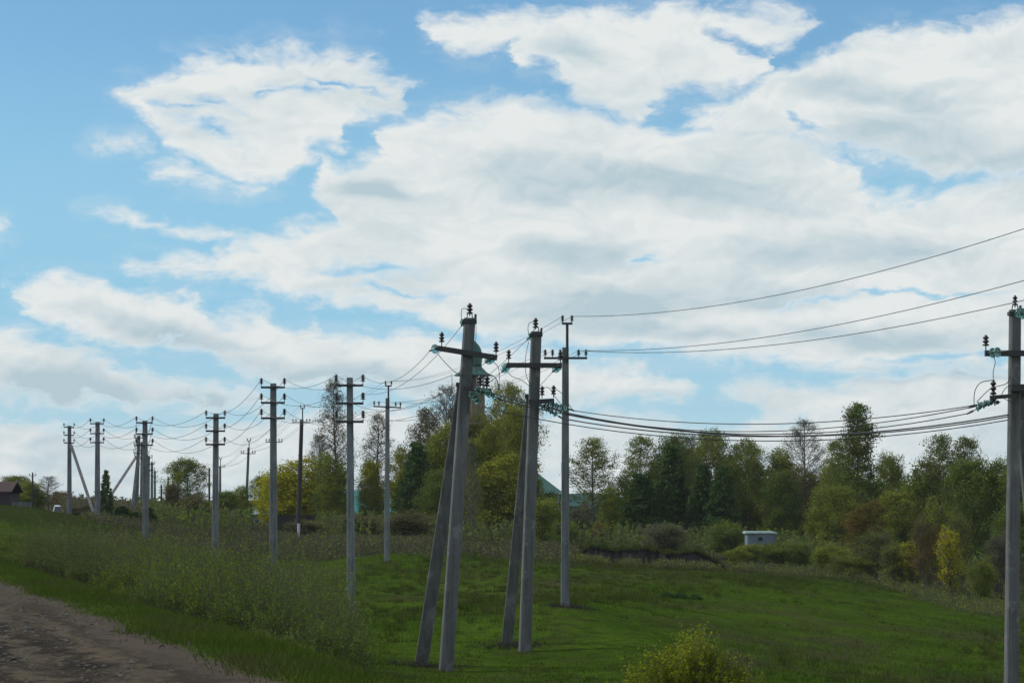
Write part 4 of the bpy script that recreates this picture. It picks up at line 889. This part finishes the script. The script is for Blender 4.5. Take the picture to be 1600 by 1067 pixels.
plant('full', 1, 1262, 735, 60, 212, 'brown', 'brown bushy tree at the foot of the leafless birch', group=GR)
plant('poplar', 0, 1338, 636, 76, 190, 'green', 'highest tree of the wood, a pointed green aspen', group=GR)
plant('airy', 1, 1306, 690, 46, 196, 'olive', 'slim tree at the left shoulder of the pointed aspen', group=GR)
plant('full', 0, 1300, 762, 80, 184, 'olive', 'olive bushy tree left below the pointed aspen', group=GR)
plant('full', 1, 1350, 786, 62, 176, 'orange', 'orange-brown tinged tree below the pointed aspen', group=GR)
plant('round', 0, 1392, 712, 56, 200, 'olive', 'tree right of the pointed aspen with thin top', group=GR)
plant('full', 0, 1404, 770, 80, 182, 'olive', 'full olive bushy tree right of the pointed aspen', group=GR)
plant('airy', 0, 1468, 682, 74, 190, 'green', 'left of two tall dark-green feathery trees', group=GR)
plant('airy', 1, 1510, 686, 60, 188, 'green', 'right of two tall dark-green feathery trees', group=GR)
plant('full', 1, 1448, 728, 84, 184, 'green', 'dark green tree below the left feathery tree', group=GR)
plant('full', 0, 1518, 722, 90, 180, 'green', 'dark green tree below the right feathery tree', group=GR)
plant('round', 0, 1560, 722, 60, 180, 'green', 'green tree just left of the right-hand pole', group=GR)
plant('round', 1, 1602, 716, 70, 178, 'green', 'green tree right behind the right-hand pole', group=GR)
plant('full', 0, 1590, 790, 80, 168, 'green', 'bushy green tree low behind the right-hand pole', group=GR)
plant('airy', 0, 1668, 700, 80, 180, 'green', 'green tree beyond the right edge of the frame', group=GR)
plant('full', 0, 1076, 708, 64, 224, 'olive', 'full olive tree filling the gap between the tallest spruce and round-topped birch', group=GR)
plant('full', 1, 1142, 716, 58, 224, 'olive', 'full olive tree left of the round tree above the hut', group=GR)
plant('full', 0, 1026, 722, 50, 222, 'olive', 'full olive tree between the two leftmost spruces', group=GR)
plant('full', 1, 1184, 728, 60, 222, 'green', 'full green tree directly behind the trees above the hut', group=GR)
plant('full', 0, 1300, 726, 56, 206, 'olive', 'full tree between leafless birch and pointed aspen', group=GR)
# bushes at the foot of the wood
plant('shrub', 0, 1040, 818, 70, 158, 'grey', 'grey-green bush on the dark bank below the tallest spruce', cat='bush', group=GS)
plant('shrub', 1, 1132, 816, 62, 165, 'green', 'dark rounded bush left of the white hut', cat='bush', group=GS)
plant('shrub', 1, 1148, 856, 38, 148, 'lime', 'pale lime bush in front of the dark rounded one', cat='bush', group=GS)
plant('shrub', 0, 1172, 850, 50, 150, 'olive', 'olive bush hiding the left foot of the white hut', cat='bush', group=GS)
plant('shrub', 1, 1206, 848, 60, 149, 'green', 'olive-green bush hiding the right foot of the white hut', cat='bush', group=GS)
plant('shrub', 0, 1243, 846, 54, 152, 'green', 'green bush right of the white hut', cat='bush', group=GS)
plant('shrub', 1, 1302, 852, 60, 150, 'lime', 'light green rounded bush below the pointed aspen', cat='bush', group=GS)
plant('twiggy', 1, 1365, 826, 64, 142, 'lime', 'tall light green bush with upright shoots', cat='bush', group=GS)
plant('shrub', 0, 1330, 868, 66, 142, 'lime', 'low green bush spreading below the light green ones', cat='bush', group=GS)
plant('twiggy', 0, 1428, 846, 56, 136, 'yellow', 'yellowish bush left of the tall tan saplings', cat='bush', group=GS)
plant('twiggy', 0, 1470, 782, 56, 134, 'lime', 'tall yellow-tan saplings in front of the feathery trees', cat='bush', group=GS)
plant('twiggy', 1, 1500, 800, 46, 136, 'olive', 'upright olive saplings right of the tan ones', cat='bush', group=GS)
plant('shrub', 1, 1532, 876, 42, 126, 'lime', 'small light green bush left of the right-hand pole', cat='bush', group=GS)
plant('twiggy', 1, 1562, 830, 50, 132, 'grey', 'grey saplings left of the right-hand pole', cat='bush', group=GS)
plant('twiggy', 0, 1610, 860, 60, 128, 'grey', 'grey saplings behind the foot of the right-hand pole', cat='bush', group=GS)
plant('shrub', 0, 880, 815, 44, 165, 'green', 'low green bush behind the single field pole', cat='bush', group=GS)
plant('shrub', 1, 640, 800, 80, 172, 'brown', 'brownish bush at the foot of the dark spruce', cat='bush', group=GS)
plant('shrub', 0, 560, 806, 80, 178, 'brown', 'brownish bush right of the nearest three-arm pole', cat='bush', group=GS)
plant('shrub', 1, 480, 812, 60, 182, 'brown', 'brownish bush right of the dark wooden pole', cat='bush', group=GS)
plant('twiggy', 1, 1448, 808, 50, 131, 'orange', 'orange-tan upright saplings left of the yellow-tan ones', cat='bush', group=GS)
plant('twiggy', 0, 1490, 826, 46, 128, 'yellow', 'short bright yellowish saplings in front of the wood near the right-hand pole', cat='bush', group=GS)
plant('twiggy', 0, 1402, 850, 50, 136, 'lime', 'small upright lime saplings between the yellowish and light green bushes', cat='bush', group=GS)
# foreground bush
def shoot_bush():
    rg = np.random.default_rng(77); D0 = 44.0; x0 = (1084 - 800) / F * D0; z0 = h1(x0, D0); P0, P1 = [], []
    for px, top, n in ((1092, 968, 26), (1062, 990, 24), (1118, 998, 24), (1034, 1004, 22), (1146, 1022, 18), (1008, 1024, 18), (1080, 1000, 26), (1165, 1040, 12), (990, 1044, 10)):
        x = (px - 800) / F * D0; hh = (HOR - top - 12) / F * D0 - z0
        tip = np.stack([x + rg.normal(size=n) * .14, D0 + rg.normal(size=n) * .35, z0 + hh * (1 - rg.gamma(1.2, .10, n).clip(0, .5))], 1)
        P0.append(np.stack([x0 + (tip[:, 0] - x0) * .35, D0 + rg.normal(size=n) * .15, np.full(n, z0 - .05)], 1)); P1.append(tip)
    P0 = np.concatenate(P0); P1 = np.concatenate(P1); M = P0 * .45 + P1 * .55; M[:, 0] += (P1[:, 0] - P0[:, 0]) * .15; n = len(P0)
    V = [sticks(P0, M, .011), sticks(M, P1, .007)]; k = rg.integers(0, n, 1100); f = rg.uniform(.05, .95, len(k))[:, None]; a = M[k] + (P1[k] - M[k]) * f
    d = (P1[k] - M[k]); d /= np.linalg.norm(d, axis=1)[:, None]; d = d * .8 + rg.normal(size=d.shape) * .45; bb = a + d * rg.uniform(.10, .34, len(k))[:, None]; V.append(sticks(a, bb, .003))
    org = np.array([x0, D0, z0]); V = np.concatenate(V) - org
    A = np.concatenate([M, a]); B = np.concatenate([P1, bb]); w = np.r_[np.full(n, 3.0), np.ones(len(a))]; w /= w.sum(); m = 15000
    k = rg.choice(len(A), m, p=w); f = rg.uniform(.1, 1.05, m)[:, None]; c = A[k] + (B[k] - A[k]) * f + rg.normal(size=(m, 3)) * .022
    r = empty('shrub', (x0, D0, z0), 'feathery yellow-green leafy bush at the bottom edge, right of centre', 'bush')
    for nm, vv, mm in (('stems', V, M_TWIG), ('foliage', quads(c, .016, rg, 1.7) - org, LM['fore'])):
        o = bpy.data.objects.new(nm, soup(nm, vv, 4, mm)); COL.objects.link(o); o.parent = r
shoot_bush()
plant('twiggy', 1, 1150, 1020, 60, 45.5, 'brown', 'dead brown twiggy bush behind the yellow-green foreground bush', cat='bush')
# ------------------------------------------------------------------ uncountable growth
def stalks(name, n, region, hgt, mats, label, rad=.006, leaf=0, lsz=.02, spread=.25, seed=5, lfrac=(.35, 1), clump=0, down=.0, cat='undergrowth', hvar=.5):
    """upright stalks (with small leaves) over a region; region(rg, n) -> x, y"""
    rg = np.random.default_rng(seed); x, y = region(rg, n)
    if clump:
        m = max(4, n // clump); k = rg.integers(0, m, n); cx, cy = x[:m], y[:m]; x = cx[k % len(cx)] + rg.normal(size=n) * .22; y = cy[k % len(cy)] + rg.normal(size=n) * .22
    n = len(x); z = H(x, y); h = (hgt(x, y) if callable(hgt) else hgt) * rg.uniform(1 - hvar, 1 + hvar * .5, n)
    p0 = np.stack([x, y, z - .03], 1); d = np.stack([rg.normal(size=n) * spread, rg.normal(size=n) * spread, np.ones(n)], 1); d /= np.linalg.norm(d, axis=1)[:, None]
    p1 = p0 + d * h[:, None]; V = sticks(p0, p1, rad); mi = np.zeros(len(V) // 4, int)
    if leaf:
        k = rg.integers(0, n, leaf); f = rg.uniform(lfrac[0], lfrac[1], leaf)[:, None]; c = p0[k] + (p1[k] - p0[k]) * f + rg.normal(size=(leaf, 3)) * .06 * h[k][:, None].clip(.2, 1.2)
        q = quads(c, lsz, rg, 1.6); V = np.concatenate([V, q]); mi = np.concatenate([mi, np.ones(leaf, int)])
    me = soup(name, V, 4, mats, mi); o = link(name, me); return tagit(o, label, cat, None, 'stuff')
def view_region(D0, D1, p0, p1, cond=None):
    def f(rg, n):
        xs, ys = [], []
        tot = 0
        while tot < n:
            y = np.sqrt(rg.uniform(D0 * D0, D1 * D1, n * 2)); px = rg.uniform(p0, p1, n * 2); x = (px - 800) / F * y
            k = np.ones(len(x), bool) if cond is None else cond(x, y, px, rg)
            xs.append(x[k]); ys.append(y[k]); tot += k.sum()
            if k.sum() == 0: break
        return np.concatenate(xs)[:n], np.concatenate(ys)[:n]
    return f
M_DRY = mat('dry_stalks', (.095, .098, .044), .95, (.070, .070, .036), 1.2)
M_DRYR = mat('reddish_dry_stalks', (.090, .072, .050), .95, (.062, .052, .040), .8)
M_TH = leafmat('thicket_leaves', (.145, .200, .036), (.195, .255, .026), (.140, .160, .050), .3, .12)
M_THT = mat('thicket_twigs', (.095, .095, .050), .95, (.070, .064, .044), .4)
M_GR = leafmat('grass_blades', (.046, .088, .008), (.068, .118, .010), (.076, .080, .022), .3, .3)
def thicket():
    """fans of willow shoots: each clump spreads from one root, leaves on the upper two thirds"""
    rg = np.random.default_rng(3); P0, P1 = [], []; L = []
    cl = []
    while len(cl) < 520:
        y = math.sqrt(rg.uniform(41 ** 2, 104 ** 2)); px = rg.uniform(-140, 556); x = (px - 800) / F * y; s = roadside(x, y)
        lo = 3.3 + .9 * math.sin(y * .21); hi = 8.6 + .8 * math.sin(y * .35 + 1) - max(0, px - 470) * .02 - max(0, y - 88) * .05
        if s < lo or s > hi: continue
        ed = min(1, (s - lo) / 1.6 + .35); hgt = (2.55 if px > 230 else 2.15) * ed * rg.uniform(.72, 1.12) * (1 - .45 * float(sm(y, 84, 106))) * (1 - .35 * max(0, (px - 500) / 56))
        cl.append((x, y, hgt))
    for x, y, hgt in cl:
        n = 46; a = rg.uniform(0, 6.28, n); t = rg.uniform(0, 1, n) ** .6 * .52; p = np.stack([x + rg.normal(size=n) * .16, y + rg.normal(size=n) * .16, np.zeros(n)], 1); p[:, 2] = h1(x, y) - .05
        h = hgt * rg.uniform(.55, 1.08, n) * (1 - .35 * t); q = p + np.stack([np.cos(a) * np.sin(t), np.sin(a) * np.sin(t), np.cos(t)], 1) * h[:, None]
        P0.append(p); P1.append(q)
    P0 = np.concatenate(P0); P1 = np.concatenate(P1); n = len(P0); V = [sticks(P0, P1, .006)]
    k = rg.integers(0, n, 22000); f = rg.uniform(.3, .9, len(k))[:, None]; a = P0[k] + (P1[k] - P0[k]) * f; b_ = a + (P1[k] - P0[k]) * .16 + rg.normal(size=a.shape) * .09; V.append(sticks(a, b_, .004))
    nst = sum(len(v) // 4 for v in V); A = np.concatenate([P0, a]); B = np.concatenate([P1, b_]); m = 460000
    k = rg.integers(0, len(A), m); f = rg.uniform(.28, 1.03, m)[:, None]; c = A[k] + (B[k] - A[k]) * f + rg.normal(size=(m, 3)) * .035
    V.append(quads(c, .0155, rg, 1.7)); V = np.concatenate(V); mi = np.ones(len(V) // 4, int); mi[:nst] = 0
    tagit(link('roadside_thicket', soup('roadside_thicket', V, 4, [M_THT, M_TH], mi)), 'long thicket of fine willow shoots filling the ditch beside the gravel road', 'thicket', None, 'stuff')
thicket()
def weed(a, b, lo=-9, hi=99):
    def c(x, y, px, rg): s = roadside(x, y); return (s > lo) & (s < hi) & (rg.random(len(x)) < np.clip((wav(x * 1.0, y * .6) + .6) * 1.2, .08, 1))
    return c
stalks('dry_weeds', 24000, view_region(122, 168, 130, 900, weed(0, 0, 11)), .62, [M_DRYR, LM['olive']], 'band of brownish dead weeds along the far side of the meadow, left and centre', .011, 26000, .035, .25, 8, (.1, 1), 0, cat='weeds')
stalks('dry_weeds', 11000, view_region(100, 150, 1150, 1760, lambda x, y, px, rg: (y > 146 - (px - 1150) * .085 + 6 * np.sin(px * .02)) ), .55, [M_DRY, LM['olive']], 'greyish dead weeds fringing the wood at the right side of the meadow', .010, 20000, .032, .25, 9, (.1, 1), 0, cat='weeds')
stalks('undergrowth', 6000, view_region(172, 230, 225, 900, lambda x, y, px, rg: (px < 392) | (px > 498)), 1.7, [M_TWIG, LM['green']], 'dark tangled undergrowth beneath the trees in the centre', .02, 42000, .085, .2, 10, (.05, 1.05), 0)
stalks('undergrowth', 6000, view_region(166, 225, 890, 1760), 1.8, [M_TWIG, LM['green']], 'green undergrowth beneath the wood on the right', .02, 46000, .085, .2, 11, (.05, 1.05), 0)
stalks('far_scrub', 7000, view_region(190, 330, 100, 260), 1.6, [M_TWIG, LM['brown']], 'low dark scrub on the skyline below the leftmost poles', .02, 20000, .09, .3, 12, (.05, 1.05), 0)
# distant wood closing the view between the trunks
def woodmass(name, D, p0, p1, top, label, lm, seed, n=26000, sz=.30):
    rg = np.random.default_rng(seed); m = int((p1 - p0) / 9); cx = rg.uniform(p0, p1, m); ct = top + rg.normal(size=m) * 10; dd = rg.uniform(D, D * 1.25, m)
    k = rg.integers(0, m, n); y = dd[k] + rg.normal(size=n) * 2.5; t = rg.uniform(0, 1, n) ** .8
    zb = -4.0; zt = (HOR - ct[k]) / F * dd[k]; r = 2.4 * np.sqrt(np.clip(1 - (t * 1.25 - .35) ** 2 / .85, 0.02, 1))
    x = (cx[k] - 800) / F * dd[k] + rg.normal(size=n) * r * .6
    c = np.stack([x, y, zb + (zt - zb) * t + rg.normal(size=n) * .25], 1)
    q = quads(c, sz, rg); me = soup(name, q, 4, LM[lm]); return tagit(link(name, me), label, 'distant wood', None, 'stuff')
woodmass('far_wood', 262, 978, 1780, 756, 'dim mass of woodland filling the gaps behind the right-hand trees', 'green', 31)
woodmass('far_wood', 285, 480, 700, 772, 'dim mass of woodland filling the gaps behind the central trees', 'green', 32, 9000)
woodmass('far_wood', 420, -60, 480, 786, 'faint line of woodland on the skyline at the left', 'brown', 33, 9000)
# grass of the meadow, the verge and clumps
fg = lambda x, y, px, rg: (roadside(x, y) > np.where(px > 430, 2.6, 5.0)) & (rg.random(len(x)) < (60 / y) ** .8)
def blades(name, n, region, hh, w, m, label, seed, cat='grass'):
    rg = np.random.default_rng(seed); x, y = region(rg, n); n = len(x); z = H(x, y); h = hh * rg.uniform(.5, 1.4, n) * (1 + .45 * wav(x * 1.7, y * 1.2)).clip(.4, 2)
    a = rg.uniform(0, 6.28, n); u = np.stack([np.cos(a), np.sin(a), np.zeros(n)], 1) * w; p = np.stack([x, y, z - .01], 1)
    tip = p + np.stack([rg.normal(size=n) * .5 * h, rg.normal(size=n) * .5 * h, h], 1)
    V = np.stack([p - u, p + u, tip + u * .15, tip - u * .15], 1).reshape(-1, 3)
    return tagit(link(name, soup(name, V, 4, m)), label, cat, None, 'stuff')
blades('slope_grass', 40000, view_region(84, 165, -120, 400, lambda x, y, px, rg: roadside(x, y) > 6.5), .12, .014, M_GR, 'rough grass on the slope behind the thicket at the left', 23)
blades('meadow_grass', 150000, view_region(43, 150, 380, 1700, fg), .085, .010, M_GR, 'short green grass covering the open meadow', 21)
M_GR2 = leafmat('coarse_grass', (.058, .082, .012), (.095, .090, .030), (.042, .052, .014), .3, .5)
def tuft_region(rg, n):
    m = n // 26; x, y = view_region(43, 140, 380, 1700, lambda x, y, px, rg: (roadside(x, y) > 6) & (wav(x * .8, y * .5) + rg.normal(size=len(x)) * .5 > .1))(rg, m)
    k = rg.integers(0, len(x), n); return x[k] + rg.normal(size=n) * .10, y[k] + rg.normal(size=n) * .10
blades('meadow_tufts', 60000, tuft_region, .15, .011, M_GR2, 'scattered coarser grass tufts over the meadow', 27)
stalks('meadow_weeds', 5000, view_region(43, 130, 380, 1700, lambda x, y, px, rg: (roadside(x, y) > 6) & (wav(x * .5 + 4, y * .4) + rg.normal(size=len(x)) * .3 > .7)), .30, [M_DRY, M_GR2], 'sparse dry seed stalks standing in patches of the meadow', .006, 5000, .018, .3, 28, (.4, 1), 0, cat='weeds')
stalks('bank_weeds', 3500, view_region(134, 138.6, 880, 1170, lambda x, y, px, rg: np.sin(px * .11) + np.sin(px * .043) + rg.normal(size=len(x)) * 1.1 > .3), .48, [M_DRYR, LM['olive']], 'dry weeds growing along the foot of the dark earth bank', .011, 9000, .035, .3, 29, (.1, 1), 0, cat='weeds')
rg_ = np.random.default_rng(40); n_ = 9000; yy_ = np.sqrt(rg_.uniform(25 ** 2, 75 ** 2, n_)); px_ = rg_.uniform(-150, 460, n_); xx_ = (px_ - 800) / F * yy_; k_ = roadside(xx_, yy_) < rg_.normal(size=n_) * .5 - .1; xx_, yy_ = xx_[k_], yy_[k_]
sz_ = rg_.gamma(2, .008, len(xx_)).clip(.008, .06); cc_ = np.stack([xx_, yy_, H(xx_, yy_) + sz_ * .2], 1); st_ = []
for sg in (0, 1, 2, 3):
    a_ = sg * math.pi / 2; u_ = np.array([math.cos(a_), math.sin(a_), 0]); v_ = np.array([-math.sin(a_), math.cos(a_), 0]); tp_ = np.array([.1, .05, .75])
    jj = rg_.uniform(.7, 1.2, (len(xx_), 1)); st_.append(np.stack([cc_ + (u_ + v_) * sz_[:, None], cc_ + (v_ - u_) * sz_[:, None] , cc_ + (tp_ - .3 * u_ + .3 * v_) * sz_[:, None] * jj, cc_ + (tp_ + .3 * u_ + .3 * v_) * sz_[:, None] * jj], 1).reshape(-1, 3))
tagit(link('gravel', soup('gravel', np.concatenate(st_), 4, mat('loose_stones', (.125, .108, .085), .95, (.075, .064, .050), 6))), 'loose stones scattered over the dirt road', 'gravel', None, 'stuff')
stalks('ditch_weeds', 3500, view_region(36, 60, 400, 700, lambda x, y, px, rg: (roadside(x, y) > 1.6) & (roadside(x, y) < 7.5) & (rg.random(len(x)) < .3 + .7 * (np.sin(x * 3 + y) > .2))), .28, [M_DRY, M_TH], 'low mixed weeds in the ditch between the road end and the near braced pole', .005, 9000, .016, .35, 30, (.1, 1), 0, cat='weeds')
M_VG = leafmat('verge_grass', (.056, .090, .014), (.074, .108, .016), (.084, .086, .030), .3, .6)
blades('verge_grass', 60000, view_region(26, 130, -120, 640, lambda x, y, px, rg: (roadside(x, y) > rg.normal(size=len(x)) * .22 + .1 + .18 * np.sin(y * .8) + .12 * np.sin(y * 2.1)) & (roadside(x, y) < 3.4 + rg.normal(size=len(x)) * .5) & (rg.random(len(x)) < (40 / y))), .10, .010, M_VG, 'bright green grass strip between the gravel road and the thicket', 22)
M_DG = mat('dead_grass_blades', (.050, .045, .028), .95, (.034, .031, .02), 3)
def ring(px, D, r):
    x0 = (px - 800) / F * D
    return lambda rg, n: (x0 + rg.normal(size=n) * r, D + rg.normal(size=n) * r * .8)
for px, D, r, t in ((672, 59.6, .55, 'under the near braced pair of poles'), (803, 65.4, .5, 'under the second braced pair of poles'), (888, 74, .4, 'round the foot of the single field pole'), (1580, 54, .4, 'round the foot of the right-hand pole')):
    stalks('dead_grass', 520, ring(px, D, r), .17, [M_DG, M_DG], 'dark tuft of dead grass ' + t, .007, 300, .02, .6, int(px), (0, 1), cat='dead grass')
for i, (px, py) in enumerate(((1042, 933), (1063, 936), (1086, 940))):
    D = 96.0; z = h1((px - 800) / F * D, D)
    rg = np.random.default_rng(50 + i); n = 900; a = rg.uniform(0, 6.28, n); rr = .24 * np.sqrt(rg.uniform(0, 1, n)); hh = .26 * (1 - (rr / .26) ** 2).clip(.2, 1)
    p = np.stack([np.cos(a) * rr, np.sin(a) * rr, np.zeros(n)], 1); q = p * 1.35 + np.stack([rg.normal(size=n) * .03, rg.normal(size=n) * .03, hh], 1)
    o = link('grass_tussock', soup('grass_tussock', sticks(p, q, .012), 4, LM['dark']), None, ((px - 800) / F * D, D, z - .02))
    tagit(o, ['left', 'middle', 'right'][i] + 'most of three dark grass tussocks in the open meadow' if i != 1 else 'middle one of three dark grass tussocks in the open meadow', 'tussock', 'dark tussocks in the meadow')
# ------------------------------------------------------------------ thin spring haze in the air
b = MB((0, 200, 10)); b._add([(x, y, z) for z in (-12, 42) for x, y in ((-150, -40), (150, -40), (150, 700), (-150, 700))], [(0, 3, 2, 1), (4, 5, 6, 7), (0, 1, 5, 4), (1, 2, 6, 5), (2, 3, 7, 6), (3, 0, 4, 7)])
hm = bpy.data.materials.new('thin_haze'); hm.use_nodes = True; n = NT(hm.node_tree); n.n.clear()
pv = n.node('ShaderNodeVolumePrincipled'); pv.inputs['Color'].default_value = (.92, .96, 1.0, 1); pv.inputs['Density'].default_value = .00010; pv.inputs['Anisotropy'].default_value = .0
o_ = n.node('ShaderNodeOutputMaterial'); n.l.new(pv.outputs[0], o_.inputs['Volume'])
hz_ = b.build('haze', hm); tagit(hz_, 'thin pale haze in the air over the meadow and the wood', 'haze', None, 'stuff')
scene.cycles.volume_bounces = 0
